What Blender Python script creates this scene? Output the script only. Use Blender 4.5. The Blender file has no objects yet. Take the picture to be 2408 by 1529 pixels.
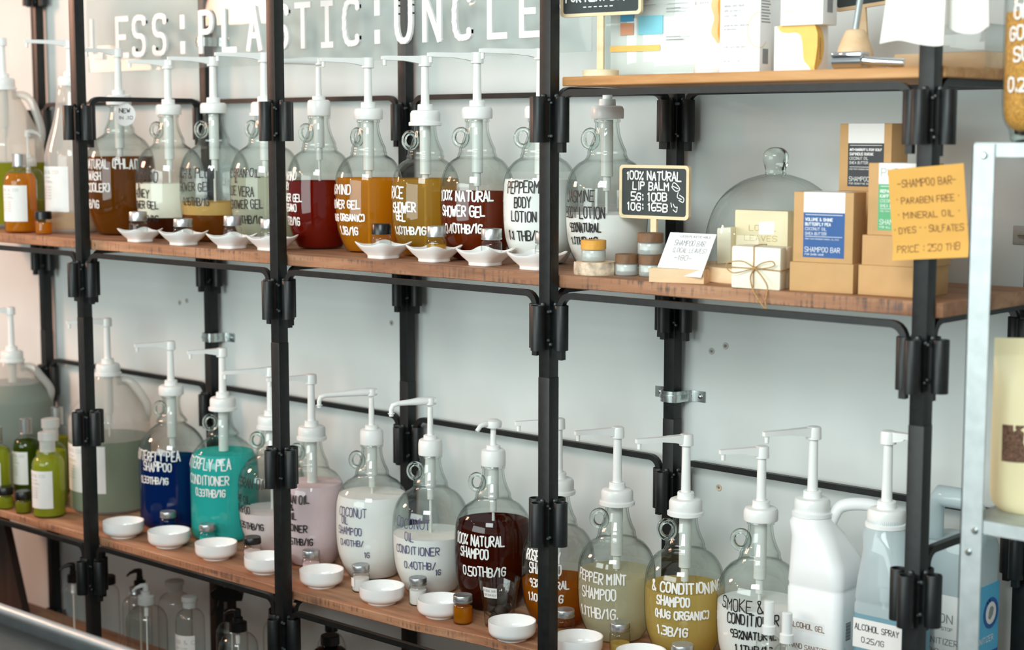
import bpy, bmesh, math, random
from mathutils import Vector, Matrix
PI = math.pi
C = bpy.context.scene.collection
SC = bpy.context.scene

# ------------------------------------------------------------------ camera
cam_d = bpy.data.cameras.new('camera'); cam = bpy.data.objects.new('camera', cam_d); C.objects.link(cam)
cam_d.sensor_width = 36; cam_d.lens = 58.678; cam_d.clip_start = .05
CAM = Vector((3.0682, -2.5688, 1.6754))
rx, uy, bz = Vector((.7422, .6702, .0007)), Vector((-.0768, .084, .9935)), Vector((.6658, -.7374, .1138))
cam.matrix_world = Matrix(((rx.x, uy.x, bz.x, CAM.x), (rx.y, uy.y, bz.y, CAM.y), (rx.z, uy.z, bz.z, CAM.z), (0, 0, 0, 1)))
cam_d.dof.use_dof = True; cam_d.dof.focus_distance = 3.62; cam_d.dof.aperture_fstop = 3.2
SC.camera = cam
# ------------------------------------------------------------------ world, lamps, exposure
SC.view_settings.view_transform = 'Standard'; SC.view_settings.look = 'None'
SC.view_settings.exposure = 0.2; SC.view_settings.gamma = 1; SC.view_settings.use_curve_mapping = False
SC.cycles.max_bounces = 14; SC.cycles.transparent_max_bounces = 40; SC.cycles.transmission_bounces = 12
SC.cycles.diffuse_bounces = 4; SC.cycles.glossy_bounces = 5; SC.cycles.sample_clamp_indirect = 6; SC.cycles.blur_glossy = .6
W = bpy.data.worlds.new('shop'); SC.world = W; W.use_nodes = True
W.node_tree.nodes['Background'].inputs[0].default_value = (.88, .98, 1, 1)
W.node_tree.nodes['Background'].inputs[1].default_value = .42
def look(o, tgt): o.rotation_euler = (Vector(tgt) - o.location).to_track_quat('-Z', 'Y').to_euler()
def area(name, loc, tgt, sx, sy, e, col):
    l = bpy.data.lights.new(name, 'AREA'); l.shape = 'RECTANGLE'; l.size = sx; l.size_y = sy; l.energy = e; l.color = col
    o = bpy.data.objects.new(name, l); C.objects.link(o); o.location = loc; look(o, tgt); return o
area('window_light', (2.4, -3.2, 3.1), (.5, .2, 1.0), 1.7, 1.1, 82, (.92, 1, .99))  # skylight above the aisle
area('front_fill', (.1, -4.6, 1.6), (.2, .4, 1.2), 3.6, 1.9, 118, (.89, 1, .985))          # broad soft fill from the front, added to even out the wall       
area('shop_light', (-3.3, -1.5, 2.5), (-1.0, .4, 1.3), .6, .6, 62, (1, .52, .34))          # warm lit shop to the left
for k, (x, y, z) in enumerate(((-1.5, -2.2, 2.35), (-.9, -2.6, 2.2))):
    l = bpy.data.lights.new('bulb', 'POINT'); l.energy = 9; l.color = (1, .62, .38); l.shadow_soft_size = .055
    o = bpy.data.objects.new('bulb', l); C.objects.link(o); o.location = (x, y, z)

# world positions (metres) of the things, measured once and written out
XS = {-1: -1.6796, 0: -0.8148, 1: 0.0, 2: 0.85, 3: 1.6937}
LEVELS = [1.75, 1.3294, 0.9218, 0.5059]
DEPTH = 0.4261
JUGS = [
 {'key': 'phlai', 'x': -0.9557, 'y': 0.225, 'z': 1.389, 'H': 0.3691, 'R': 0.097, 'kind': 1, 'cap': 'wide', 'text': [('NATURAL (PHLAI)', -0.1, 0.2025, 0.0254, 0.0115), ('BODY WASH', -1.2, 0.1691, 0.023, 0.0121), ('(COOLER)', -0.95, 0.1354, 0.0218, 0.0115), ('0.50B/1G', -1.321, 0.0905, 0.0218, 0.0115)], 'ink': 'white', 'liq': [(0.2216, 'brown')], 'head': 0.5254, 'spout': (-1.829, 0.0959), 'ring': -2.771, 'sw': 0.0024},
 {'key': 'avocado', 'x': -0.7248, 'y': 0.225, 'z': 1.389, 'H': 0.3404, 'R': 0.094, 'kind': 1, 'cap': 'wide', 'text': [('AVOCADO', -0.995, 0.1679, 0.0269, 0.0164), ('&', -1.664, 0.1429, 0.014, 0.0105), ('HONEY', -1.294, 0.1244, 0.0211, 0.0129), ('SHOWER GEL', -1.002, 0.0939, 0.0199, 0.0117), ('0.95B/1G', -1.025, 0.0565, 0.0164, 0.0105)], 'ink': 'black', 'liq': [(0.0586, 'darkbrown'), (0.1517, 'cream')], 'head': 0.4874, 'spout': (-1.857, 0.1134), 'ring': -2.799, 'sw': 0.0021},
 {'key': 'peach', 'x': -0.5263, 'y': 0.225, 'z': 1.389, 'H': 0.3425, 'R': 0.093, 'kind': 1, 'cap': 'wide', 'text': [('PEACH & PLUM', -0.683, 0.183, 0.025, 0.0125), ('SHOWER GEL', -0.782, 0.1468, 0.0216, 0.0119), ('0.95THB/1G', -0.849, 0.1084, 0.0193, 0.0086)], 'ink': 'black', 'liq': [(0.0721, 'amberbrown'), (0.1056, 'foamamber')], 'head': 0.4895, 'spout': (-1.882, 0.1234), 'ring': -2.825, 'sw': 0.0021},
 {'key': 'ricealoe', 'x': -0.315, 'y': 0.225, 'z': 1.389, 'H': 0.3424, 'R': 0.0917, 'kind': 1, 'cap': 'flange', 'text': [('RICE BRAN OIL', -0.839, 0.1869, 0.0198, 0.0105), ('&', -1.625, 0.1677, 0.0121, 0.0088), ('ALOE VERA', -1.02, 0.1407, 0.0242, 0.0121), ('SHOWER GEL', -0.779, 0.1076, 0.022, 0.0112), ('1.10THB/1G', -0.811, 0.0681, 0.0198, 0.0093)], 'ink': 'black', 'liq': [(0.1751, 'palegreen')], 'head': 0.494, 'spout': (-1.912, 0.1301), 'ring': -2.854, 'sw': 0.0021},
 {'key': 'tamarind', 'x': -0.104, 'y': 0.225, 'z': 1.389, 'H': 0.3333, 'R': 0.083, 'kind': 1, 'cap': 'tall', 'text': [('TAMARIND', -1.511, 0.1831, 0.0192, 0.0112), ('HONEY', -1.872, 0.1569, 0.017, 0.0107), ('SHOWER GEL', -1.282, 0.1288, 0.017, 0.0107), ('(VEGAN)', -1.519, 0.1036, 0.017, 0.0096), ('0.50B/1G', -1.412, 0.0711, 0.0192, 0.0096)], 'ink': 'white', 'liq': [(0.1693, 'red')], 'head': 0.4728, 'spout': (-1.944, 0.1247), 'ring': -2.886, 'sw': 0.0024},
 {'key': 'jasmind', 'x': 0.0757, 'y': 0.225, 'z': 1.389, 'H': 0.3228, 'R': 0.083, 'kind': 1, 'cap': 'wide', 'text': [('JASMIND', -1.317, 0.1529, 0.0217, 0.0135), ('SHOWER GEL', -1.026, 0.118, 0.0186, 0.0116), ('(HUG ORGANIC)', -0.906, 0.0858, 0.0155, 0.0087), ('1.1B/1G', -1.113, 0.0541, 0.0186, 0.0083)], 'ink': 'white', 'liq': [(0.1799, 'orange')], 'head': 0.4695, 'spout': (-1.973, 0.1201), 'ring': -3.125, 'sw': 0.0025},
 {'key': 'rice', 'x': 0.2709, 'y': 0.225, 'z': 1.389, 'H': 0.3158, 'R': 0.0815, 'kind': 1, 'cap': 'flange', 'text': [('RICE', -1.493, 0.1506, 0.025, 0.013), ('SHOWER', -1.071, 0.1166, 0.022, 0.0125), ('GEL', -1.417, 0.095, 0.019, 0.011), ('1.10THB/1G', -0.792, 0.0624, 0.017, 0.009)], 'ink': 'white', 'liq': [(0.1819, 'gold')], 'head': 0.4683, 'spout': (-2.007, 0.1066), 'ring': -2.809, 'sw': 0.0027},
 {'key': 'natgel', 'x': 0.4382, 'y': 0.225, 'z': 1.389, 'H': 0.3227, 'R': 0.085, 'kind': 1, 'cap': 'wide', 'text': [('100% NATURAL', -0.382, 0.1475, 0.0214, 0.0122), ('SHOWER GEL', -0.624, 0.1131, 0.0224, 0.0117), ('0.40THB/1G', -0.694, 0.0739, 0.0195, 0.0099)], 'ink': 'white', 'liq': [(0.1547, 'redbrown')], 'head': 0.4706, 'spout': (-2.037, 0.1181), 'ring': -2.753, 'sw': 0.0027},
 {'key': 'pepperlotion', 'x': 0.63, 'y': 0.225, 'z': 1.389, 'H': 0.3225, 'R': 0.084, 'kind': 1, 'cap': 'wide', 'text': [('PEPPERMINT', -0.541, 0.171, 0.0245, 0.0113), ('BODY', -1.108, 0.1375, 0.0216, 0.0108), ('LOTION', -0.959, 0.1076, 0.0216, 0.0108), ('1.1 THB/1G', -0.767, 0.0664, 0.0198, 0.009)], 'ink': 'black', 'liq': [(0.1873, 'white')], 'head': 0.473, 'spout': (-2.075, 0.1412), 'ring': -2.703, 'sw': 0.0021},
 {'key': 'jaslotion', 'x': 0.8187, 'y': 0.225, 'z': 1.389, 'H': 0.3205, 'R': 0.089, 'kind': 1, 'cap': 'wide', 'text': [('JASMINE', -1.201, 0.1567, 0.0236, 0.0114), ('BODY LOTION', -0.938, 0.1226, 0.0227, 0.01), ('93%NATURAL', -1.038, 0.0907, 0.0173, 0.0082), ('1.1THB/1G', -1.13, 0.0618, 0.0155, 0.0078)], 'ink': 'black', 'liq': [(0.1173, 'white')], 'head': None, 'spout': None, 'ring': -2.917, 'sw': 0.0021},
 {'key': 'bpshampoo', 'x': -0.7917, 'y': 0.262, 'z': 0.566, 'H': 0.3752, 'R': 0.095, 'kind': 2, 'cap': 'wide', 'text': [('BUTTERFLY PEA', -0.422, 0.2105, 0.0267, 0.0127), ('SHAMPOO', -0.677, 0.1811, 0.023, 0.0133), ('0.33THB/1G', -0.779, 0.1419, 0.0182, 0.0097)], 'ink': 'white', 'liq': [(0.1899, 'blue')], 'head': 0.5266, 'spout': (-1.855, 0.1039), 'ring': -2.675, 'sw': 0.0023},
 {'key': 'bpcond', 'x': -0.5579, 'y': 0.262, 'z': 0.566, 'H': 0.3656, 'R': 0.094, 'kind': 2, 'cap': 'flange', 'text': [('BUTTERFLY PEA', -0.467, 0.219, 0.0282, 0.0135), ('CONDITIONER', -0.539, 0.176, 0.0235, 0.012), ('0.33THB/1G', -0.652, 0.141, 0.0188, 0.0092)], 'ink': 'white', 'liq': [(0.2399, 'teal')], 'head': 0.5274, 'spout': (-1.885, 0.0974), 'ring': -2.356, 'sw': 0.0023},
 {'key': 'rbshampoo', 'x': -0.3662, 'y': 0.272, 'z': 0.566, 'H': 0.336, 'R': 0.09, 'kind': 1, 'cap': 'flange', 'text': [('RICE BRAN OIL', -0.831, 0.1893, 0.024, 0.0114), ('&', -2.217, 0.1729, 0.0149, 0.0103), ('GRAPE OIL', -1.379, 0.1445, 0.0183, 0.0105), ('SHAMPOO', -1.404, 0.1171, 0.0183, 0.011), ('0.35THB/1G', -0.969, 0.0747, 0.0171, 0.0094)], 'ink': 'black', 'liq': [(0.1054, 'palepink')], 'head': 0.4915, 'spout': (-1.913, 0.1325), 'ring': -2.611, 'sw': 0.0021},
 {'key': 'rbcond', 'x': -0.1645, 'y': 0.24, 'z': 0.566, 'H': 0.335, 'R': 0.086, 'kind': 1, 'cap': 'flange', 'text': [('RICE BRAN OIL', -0.821, 0.1836, 0.0209, 0.0101), ('&', -1.33, 0.1622, 0.0143, 0.0099), ('GRAPE OIL', -1.229, 0.1388, 0.0176, 0.0099), ('CONDITIONER', -0.898, 0.1085, 0.0176, 0.011), ('0.35THB/1G', -0.736, 0.0735, 0.0176, 0.0088)], 'ink': 'black', 'liq': [(0.2121, 'pink')], 'head': 0.495, 'spout': (-1.937, 0.1185), 'ring': -2.635, 'sw': 0.0021},
 {'key': 'cocosh', 'x': 0.0378, 'y': 0.262, 'z': 0.566, 'H': 0.3373, 'R': 0.0935, 'kind': 1, 'cap': 'tall', 'text': [('COCONUT', -0.916, 0.1771, 0.0214, 0.0123), ('OIL', -1.471, 0.1555, 0.0172, 0.0091), ('SHAMPOO', -1.051, 0.1301, 0.0182, 0.0109), ('0.40THB/', -1.006, 0.1, 0.015, 0.0092), ('1G', -0.846, 0.0722, 0.0139, 0.0086)], 'ink': 'purple', 'liq': [(0.2094, 'white')], 'head': 0.4746, 'spout': (-2.06, 0.1354), 'ring': -2.671, 'sw': 0.0013},
 {'key': 'cococond', 'x': 0.2455, 'y': 0.262, 'z': 0.566, 'H': 0.3372, 'R': 0.0935, 'kind': 1, 'cap': 'tall', 'text': [('COCONUT', -0.806, 0.1826, 0.0239, 0.0141), ('OIL', -1.258, 0.1494, 0.0197, 0.0104), ('CONDITIONER', -0.574, 0.1175, 0.0187, 0.0112), ('0.40THB/', -0.678, 0.0811, 0.0176, 0.0104), ('1G', -0.532, 0.0643, 0.0135, 0.0083)], 'ink': 'purple', 'liq': [(0.1421, 'white')], 'head': 0.4742, 'spout': (-2.096, 0.0988), 'ring': -2.707, 'sw': 0.0014},
 {'key': 'natsh', 'x': 0.4536, 'y': 0.262, 'z': 0.566, 'H': 0.339, 'R': 0.092, 'kind': 1, 'cap': 'tall', 'text': [('100% NATURAL', -0.551, 0.1754, 0.023, 0.011), ('SHAMPOO', -0.952, 0.1459, 0.022, 0.0112), ('0.50THB/1G', -0.516, 0.1035, 0.021, 0.011)], 'ink': 'white', 'liq': [(0.2045, 'darkred')], 'head': 0.4471, 'spout': (-1.785, 0.0465), 'ring': -2.693, 'sw': 0.0024},
 {'key': 'rosemary', 'x': 0.6544, 'y': 0.262, 'z': 0.566, 'H': 0.3091, 'R': 0.0835, 'kind': 1, 'cap': 'flange', 'text': [('ROSE MARY', -0.8, 0.1707, 0.0223, 0.0102), ('SHAMPOO', -0.792, 0.1409, 0.0223, 0.0116), ('93%NATURAL', -0.573, 0.1076, 0.0174, 0.0097), ('1.10THB/1G', -0.738, 0.0753, 0.0174, 0.0089)], 'ink': 'white', 'liq': [(0.1, 'amber')], 'head': 0.4722, 'spout': (-2.086, 0.103), 'ring': -2.785, 'sw': 0.0024},
 {'key': 'peppersh', 'x': 0.8242, 'y': 0.262, 'z': 0.566, 'H': 0.3099, 'R': 0.086, 'kind': 1, 'cap': 'flange', 'text': [('PEPPER MINT', -0.659, 0.1522, 0.0216, 0.0113), ('SHAMPOO', -0.916, 0.1176, 0.0235, 0.0127), ('1.1THB/1G.', -0.868, 0.0736, 0.0225, 0.01)], 'ink': 'white', 'liq': [(0.1505, 'paleyellow')], 'head': 0.4728, 'spout': (-1.983, 0.1042), 'ring': -2.681, 'sw': 0.0024},
 {'key': 'twoinone', 'x': 1.0098, 'y': 0.262, 'z': 0.566, 'H': 0.3155, 'R': 0.086, 'kind': 1, 'cap': 'flange', 'text': [('& CONDITIONING', 0.106, 0.1666, 0.0209, 0.012), ('SHAMPOO', -0.813, 0.1374, 0.0191, 0.0109), ('(HUG ORGANIC)', -0.324, 0.1085, 0.0163, 0.0094), ('1.3B/1G', -0.865, 0.0724, 0.0181, 0.01)], 'ink': 'white', 'liq': [(0.1513, 'yellow')], 'head': 0.4793, 'spout': (-1.989, 0.1205), 'ring': -2.687, 'sw': 0.0026},
 {'key': 'smoke', 'x': 1.1997, 'y': 0.262, 'z': 0.566, 'H': 0.3251, 'R': 0.088, 'kind': 1, 'cap': 'wide', 'text': [('SMOKE &', -0.895, 0.1632, 0.0236, 0.014), ('CONDITIONER', -0.537, 0.1354, 0.021, 0.0103), ('93%NATURAL', -0.574, 0.1043, 0.0158, 0.01), ('1.1THB/1G', -0.673, 0.0739, 0.0158, 0.0088)], 'ink': 'black', 'liq': [(0.1526, 'white')], 'head': 0.4777, 'spout': (-2.069, 0.0952), 'ring': -2.628, 'sw': 0.0019}]
BOWLS = [(-0.7676, 0.0734, 0.0566), (-0.5822, 0.0904, 0.0569), (-0.3846, 0.0955, 0.0553), (-0.18, 0.0934, 0.0547), (0.0254, 0.101, 0.0546), (0.2429, 0.0987, 0.0541), (0.423, 0.1134, 0.0541), (0.6642, 0.0947, 0.0534), (0.846, 0.1049, 0.0533), (1.0075, 0.1152, 0.0531)]
VIALS = [(-0.6924, 0.1694, 0.0225), (-0.4903, 0.1488, 0.0229), (-0.2871, 0.1378, 0.0233), (-0.0682, 0.1486, 0.0226), (0.1303, 0.1349, 0.0223), (0.3173, 0.1461, 0.0217), (0.5005, 0.1086, 0.0227), (0.7477, 0.176, 0.0221), (0.9009, 0.1789, 0.0224), (1.0923, 0.1441, 0.0237)]
DISHES = [(-0.6434, 0.0646, 0.1347, -0.617), (-0.4496, 0.061, 0.1428, -0.642), (-0.258, 0.066, 0.1429, -0.67), (-0.1302, 0.0896, 0.1448, -0.693), (0.2673, 0.0903, 0.1463, -0.759), (0.4245, 0.0977, 0.1426, -0.79), (0.5834, 0.0956, 0.1441, -0.82), (0.7374, 0.0909, 0.1444, -0.851)]
DISH_JARS = [(-0.6459, 0.0611, 0.0243, 0.0714), (-0.4498, 0.0607, 0.0253, 0.0587), (-0.2563, 0.0682, 0.0229, 0.0725), (-0.1339, 0.0852, 0.0231, 0.0686), (0.2641, 0.087, 0.0229, 0.0708), (0.4284, 0.1015, 0.0225, 0.071), (0.5937, 0.1052, 0.0232, 0.0715), (0.7516, 0.1033, 0.023, 0.0695)]
SIGN_X = [-1.2642, -1.1316, -1.045, -0.9462, -0.8401, -0.7332, -0.6295, -0.5234, -0.41, -0.3223, -0.2269, -0.135, -0.0379, 0.0565, 0.1551, 0.2572, 0.3724, 0.4741]

# ------------------------------------------------------------------ materials
def lin(h):
    h = h.lstrip('#'); v = [int(h[i:i + 2], 16) / 255 for i in (0, 2, 4)]
    return tuple(((c + .055) / 1.055) ** 2.4 if c > .04045 else c / 12.92 for c in v) + (1,)
def new(name):
    m = bpy.data.materials.new(name); m.use_nodes = True; nt = m.node_tree
    for n in list(nt.nodes): nt.nodes.remove(n)
    out = nt.nodes.new('ShaderNodeOutputMaterial'); return m, nt, out
def N(nt, t, **kw):
    n = nt.nodes.new('ShaderNode' + t)
    for k, v in kw.items():
        if k in n.inputs: n.inputs[k].default_value = v
        else: setattr(n, k, v)
    return n
def coords(nt, scale=(1, 1, 1)):
    t = N(nt, 'TexCoord'); mp = N(nt, 'Mapping'); mp.inputs['Scale'].default_value = scale
    nt.links.new(t.outputs['Object'], mp.inputs['Vector']); return mp
def plain(name, h, rough=.5, metal=0, var=.06, scale=40, bump=0, spec=.5, coat=0, sss=0):
    m, nt, out = new(name); p = N(nt, 'BsdfPrincipled', Roughness=rough, Metallic=metal)
    p.inputs['Specular IOR Level'].default_value = spec; p.inputs['Coat Weight'].default_value = coat
    c = lin(h); mp = coords(nt); no = N(nt, 'TexNoise', Scale=scale, Detail=3.0); nt.links.new(mp.outputs[0], no.inputs['Vector'])
    r = N(nt, 'ValToRGB'); r.color_ramp.elements[0].color = tuple(x * (1 - var) for x in c[:3]) + (1,)
    r.color_ramp.elements[1].color = tuple(min(1, x * (1 + var)) for x in c[:3]) + (1,)
    r.color_ramp.elements[0].position = .3; r.color_ramp.elements[1].position = .7
    nt.links.new(no.outputs['Fac'], r.inputs[0]); nt.links.new(r.outputs[0], p.inputs['Base Color'])
    if sss: p.inputs['Subsurface Weight'].default_value = sss; p.inputs['Subsurface Radius'].default_value = (.01, .008, .006); p.inputs['Subsurface Scale'].default_value = .3
    if bump:
        b = N(nt, 'Bump', Strength=bump, Distance=.002); nt.links.new(no.outputs['Fac'], b.inputs['Height']); nt.links.new(b.outputs[0], p.inputs['Normal'])
    nt.links.new(p.outputs[0], out.inputs[0]); return m
def facing(nt, power):
    lw = N(nt, 'LayerWeight', Blend=.5); pw = N(nt, 'Math', operation='POWER'); pw.inputs[1].default_value = power
    nt.links.new(lw.outputs['Facing'], pw.inputs[0]); return pw
def thin_glass(name, tint='#fafcfb', edge='#a9b2af', f0=.042, haze=0, hazecol='#ffffff'):
    """thin clear wall: see-through, darker where seen edge-on, mirror-like at grazing angles"""
    m, nt, out = new(name); tr = N(nt, 'BsdfTransparent'); gl = N(nt, 'BsdfGlossy', Roughness=.02)
    mx = N(nt, 'MixRGB'); mx.inputs[1].default_value = lin(tint); mx.inputs[2].default_value = lin(edge)
    nt.links.new(facing(nt, 4.0).outputs[0], mx.inputs[0]); nt.links.new(mx.outputs[0], tr.inputs[0])
    f5 = facing(nt, 5); mul = N(nt, 'Math', operation='MULTIPLY_ADD'); mul.inputs[1].default_value = .75; mul.inputs[2].default_value = f0
    nt.links.new(f5.outputs[0], mul.inputs[0]); ms = N(nt, 'MixShader')
    nt.links.new(mul.outputs[0], ms.inputs[0]); nt.links.new(tr.outputs[0], ms.inputs[1]); nt.links.new(gl.outputs[0], ms.inputs[2]); last = ms
    if haze:
        d = N(nt, 'BsdfDiffuse'); d.inputs[0].default_value = lin(hazecol); m2 = N(nt, 'MixShader'); m2.inputs[0].default_value = haze
        nt.links.new(last.outputs[0], m2.inputs[1]); nt.links.new(d.outputs[0], m2.inputs[2]); last = m2
    nt.links.new(last.outputs[0], out.inputs[0]); return m
def solid_glass(name, tint='#f6faf8', rough=0):
    m, nt, out = new(name); g = N(nt, 'BsdfGlass', Roughness=rough, IOR=1.45); g.inputs[0].default_value = lin(tint)
    nt.links.new(g.outputs[0], out.inputs[0]); return m
def liquid(name, h, tint, dens=.55, rough=.6):
    """coloured liquid: part scattered colour, part light passing through and tinted"""
    m, nt, out = new(name); d = N(nt, 'BsdfDiffuse'); t = N(nt, 'BsdfTranslucent'); tr = N(nt, 'BsdfTransparent')
    mp = coords(nt); no = N(nt, 'TexNoise', Scale=9.0, Detail=2.0); nt.links.new(mp.outputs[0], no.inputs['Vector'])
    c = lin(h); r = N(nt, 'ValToRGB'); r.color_ramp.elements[0].color = tuple(x * .93 for x in c[:3]) + (1,); r.color_ramp.elements[1].color = tuple(min(1, x * 1.05) for x in c[:3]) + (1,)
    nt.links.new(no.outputs['Fac'], r.inputs[0])
    for s in (d, t): nt.links.new(r.outputs[0], s.inputs[0])
    tr.inputs[0].default_value = lin(tint)
    a = N(nt, 'MixShader'); a.inputs[0].default_value = .35 if dens < .9 else .08; nt.links.new(d.outputs[0], a.inputs[1]); nt.links.new(t.outputs[0], a.inputs[2])
    b = N(nt, 'MixShader'); b.inputs[0].default_value = dens; nt.links.new(tr.outputs[0], b.inputs[1]); nt.links.new(a.outputs[0], b.inputs[2])
    nt.links.new(b.outputs[0], out.inputs[0]); return m
def wood(name, a, b, c, sx=1.2, rough=.62, axis=0, saw=0):
    m, nt, out = new(name); p = N(nt, 'BsdfPrincipled', Roughness=rough)
    s = [26, 26, 26]; s[axis] = 2.2 * sx; mp = coords(nt, s)
    no = N(nt, 'TexNoise', Scale=1.0, Detail=6.0, Roughness=.62, Distortion=.35); nt.links.new(mp.outputs[0], no.inputs['Vector'])
    r = N(nt, 'ValToRGB'); e = r.color_ramp.elements; e[0].position = .28; e[0].color = lin(a); e[1].position = .72; e[1].color = lin(c)
    k = e.new(.5); k.color = lin(b); nt.links.new(no.outputs['Fac'], r.inputs[0]); col = r.outputs[0]
    s2 = [3, 3, 3]; s2[axis] = 1.4; mp2 = coords(nt, s2); n2 = N(nt, 'TexNoise', Scale=1.0, Detail=2.0); nt.links.new(mp2.outputs[0], n2.inputs['Vector'])
    hs = N(nt, 'HueSaturation'); mr = N(nt, 'MapRange'); mr.inputs['To Min'].default_value = .78; mr.inputs['To Max'].default_value = 1.22
    nt.links.new(n2.outputs['Fac'], mr.inputs[0]); nt.links.new(mr.outputs[0], hs.inputs['Value']); nt.links.new(col, hs.inputs['Color']); col = hs.outputs[0]
    if saw:   # dark saw marks across the sawn front edge, in broken patches
        s3 = [120, 2, 14]; mp3 = coords(nt, s3); n3 = N(nt, 'TexNoise', Scale=1.0, Detail=2.0); nt.links.new(mp3.outputs[0], n3.inputs['Vector'])
        mp4 = coords(nt, (6, 2, 60)); n4 = N(nt, 'TexNoise', Scale=1.0, Detail=3.0); nt.links.new(mp4.outputs[0], n4.inputs['Vector'])
        ml = N(nt, 'Math', operation='MULTIPLY'); nt.links.new(n3.outputs['Fac'], ml.inputs[0]); nt.links.new(n4.outputs['Fac'], ml.inputs[1])
        m3 = N(nt, 'MapRange'); m3.inputs['From Min'].default_value = .26; m3.inputs['From Max'].default_value = .40; m3.inputs['To Max'].default_value = saw
        nt.links.new(ml.outputs[0], m3.inputs[0]); ge = N(nt, 'NewGeometry'); sp = N(nt, 'SeparateXYZ'); nt.links.new(ge.outputs['Normal'], sp.inputs[0])
        ab = N(nt, 'Math', operation='LESS_THAN'); ab.inputs[1].default_value = -.6; nt.links.new(sp.outputs['Y'], ab.inputs[0])
        mm = N(nt, 'Math', operation='MULTIPLY'); nt.links.new(m3.outputs[0], mm.inputs[0]); nt.links.new(ab.outputs[0], mm.inputs[1])
        mx = N(nt, 'MixRGB'); mx.inputs[2].default_value = lin('#54443f'); nt.links.new(mm.outputs[0], mx.inputs[0]); nt.links.new(col, mx.inputs[1]); col = mx.outputs[0]
    nt.links.new(col, p.inputs['Base Color'])
    b = N(nt, 'Bump', Strength=.25, Distance=.002); nt.links.new(no.outputs['Fac'], b.inputs['Height']); nt.links.new(b.outputs[0], p.inputs['Normal'])
    nt.links.new(p.outputs[0], out.inputs[0]); return m

M = {}
M['wall'] = plain('wall paint', '#d3d9d7', .9, var=.025, scale=5, bump=.12)
M['floor'] = plain('floor screed', '#55524e', .7, var=.1, scale=4)
M['steel'] = plain('black enamel', '#131717', .42, var=.35, scale=60, bump=.12, spec=.38)
M['weld'] = plain('weld bead', '#454c4b', .35, .3, var=.4, scale=90)
M['zinc'] = plain('bright zinc', '#c4ccca', .22, 1, var=.12, scale=30)
M['galv'] = plain('galvanised steel', '#b4bcbc', .45, .55, var=.10, scale=35, bump=.05)
M['chrome'] = plain('chrome', '#dfe3e6', .08, 1, var=.02)
M['chrome2'] = plain('brushed steel', '#c9ced0', .28, .9, var=.04)
M['darksteel'] = plain('dark steel', '#4a4f50', .35, .8, var=.1)
M['alu'] = plain('aluminium', '#bcbfbf', .33, .9, var=.06, scale=60)
M['plastic'] = plain('white plastic', '#eeefec', .32, var=.015)
M['tube'] = plain('milky tube', '#e6e7e3', .3, var=.02)
M['clearplastic'] = thin_glass('frosted plastic', '#eef0ee', '#b8bcbb', .06, .45, '#e9ebe9')
M['black'] = plain('black plastic', '#0f1011', .3, var=.1)
M['ceramic'] = plain('white ceramic', '#f9f9f7', .16, var=.01, coat=.6)
M['glass'] = thin_glass('clear glass')
M['darkglass'] = plain('black glass', '#060606', .08, var=.1, coat=1)
M['solid'] = solid_glass('thick glass')
M['acrylic'] = thin_glass('acrylic sheet', '#f8faf9', '#d0d6d5', .02, .04, '#f4f6f7')
M['frost'] = thin_glass('frosted jar', '#eef2f0', '#a9b3b0', .05, .38, '#dfe6e3')
M['hdpe'] = thin_glass('milky jug', '#ece9e4', '#b9b6b0', .06, .30, '#f0ede8')
M['letter'] = plain('white acrylic letter', '#e9ebea', .3, var=.02)
M['shelf'] = wood('weathered plank', '#7d5238', '#9d6f50', '#b98d6c', saw=.85)
M['shelf2'] = wood('oiled plank', '#87573d', '#ae7c5b', '#cb9f7e', saw=.7)
M['shelf3'] = wood('pale teak plank', '#a06a38', '#bf8a54', '#d4a572')
M['pale'] = wood('pale pine', '#dcc498', '#e8d5ad', '#f0e2c2', sx=2)
M['pine'] = wood('beech', '#d9b285', '#e4c29a', '#edd0ab', sx=2)
M['walnut'] = wood('walnut lid', '#5f432c', '#7d5a3d', '#937052', sx=3)
M['bamboo'] = wood('bamboo lid', '#d18f2c', '#e3a646', '#eab964', sx=3)
M['darkwood'] = wood('dark board', '#1c120b', '#2b1c12', '#3a281a', axis=2)
M['bark'] = plain('birch bark', '#cdbba3', .85, var=.45, scale=55, bump=.7)
M['kraft'] = plain('kraft card', '#c99f6c', .8, var=.04, scale=30)
M['soap'] = plain('cream soap', '#efe2bd', .45, var=.05, scale=14, sss=.2)
M['soap2'] = plain('ivory soap', '#f3efd9', .4, var=.03, scale=14, sss=.2)
M['twine'] = plain('jute twine', '#b98f5c', .9, var=.3, scale=300, bump=.5)
M['board'] = plain('chalk board', '#3b4343', .75, var=.08, scale=60)
M['chalk'] = plain('chalk ink', '#eceeec', .8, var=.02)
M['white'] = plain('white marker', '#f2f3f1', .6, var=.02)
M['ink'] = plain('black marker', '#131313', .5, var=.1)
M['purple'] = plain('purple marker', '#4f4a73', .6, var=.15, scale=90)
M['brownink'] = plain('brown ink', '#6b4128', .7, var=.1)
M['greyink'] = plain('grey print', '#8f9291', .7, var=.05)
M['paper'] = plain('white paper', '#f4f4f2', .75, var=.01)
M['label'] = plain('white label', '#eeede9', .6, var=.015)
M['yellowpaper'] = plain('yellow paper', '#dba650', .75, var=.03, scale=12)
M['cloth'] = plain('white cotton', '#f1efe8', .9, var=.03, scale=200, bump=.35)
M['pouch'] = plain('cream pouch', '#efe2b4', .5, var=.04, scale=10)
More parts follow.
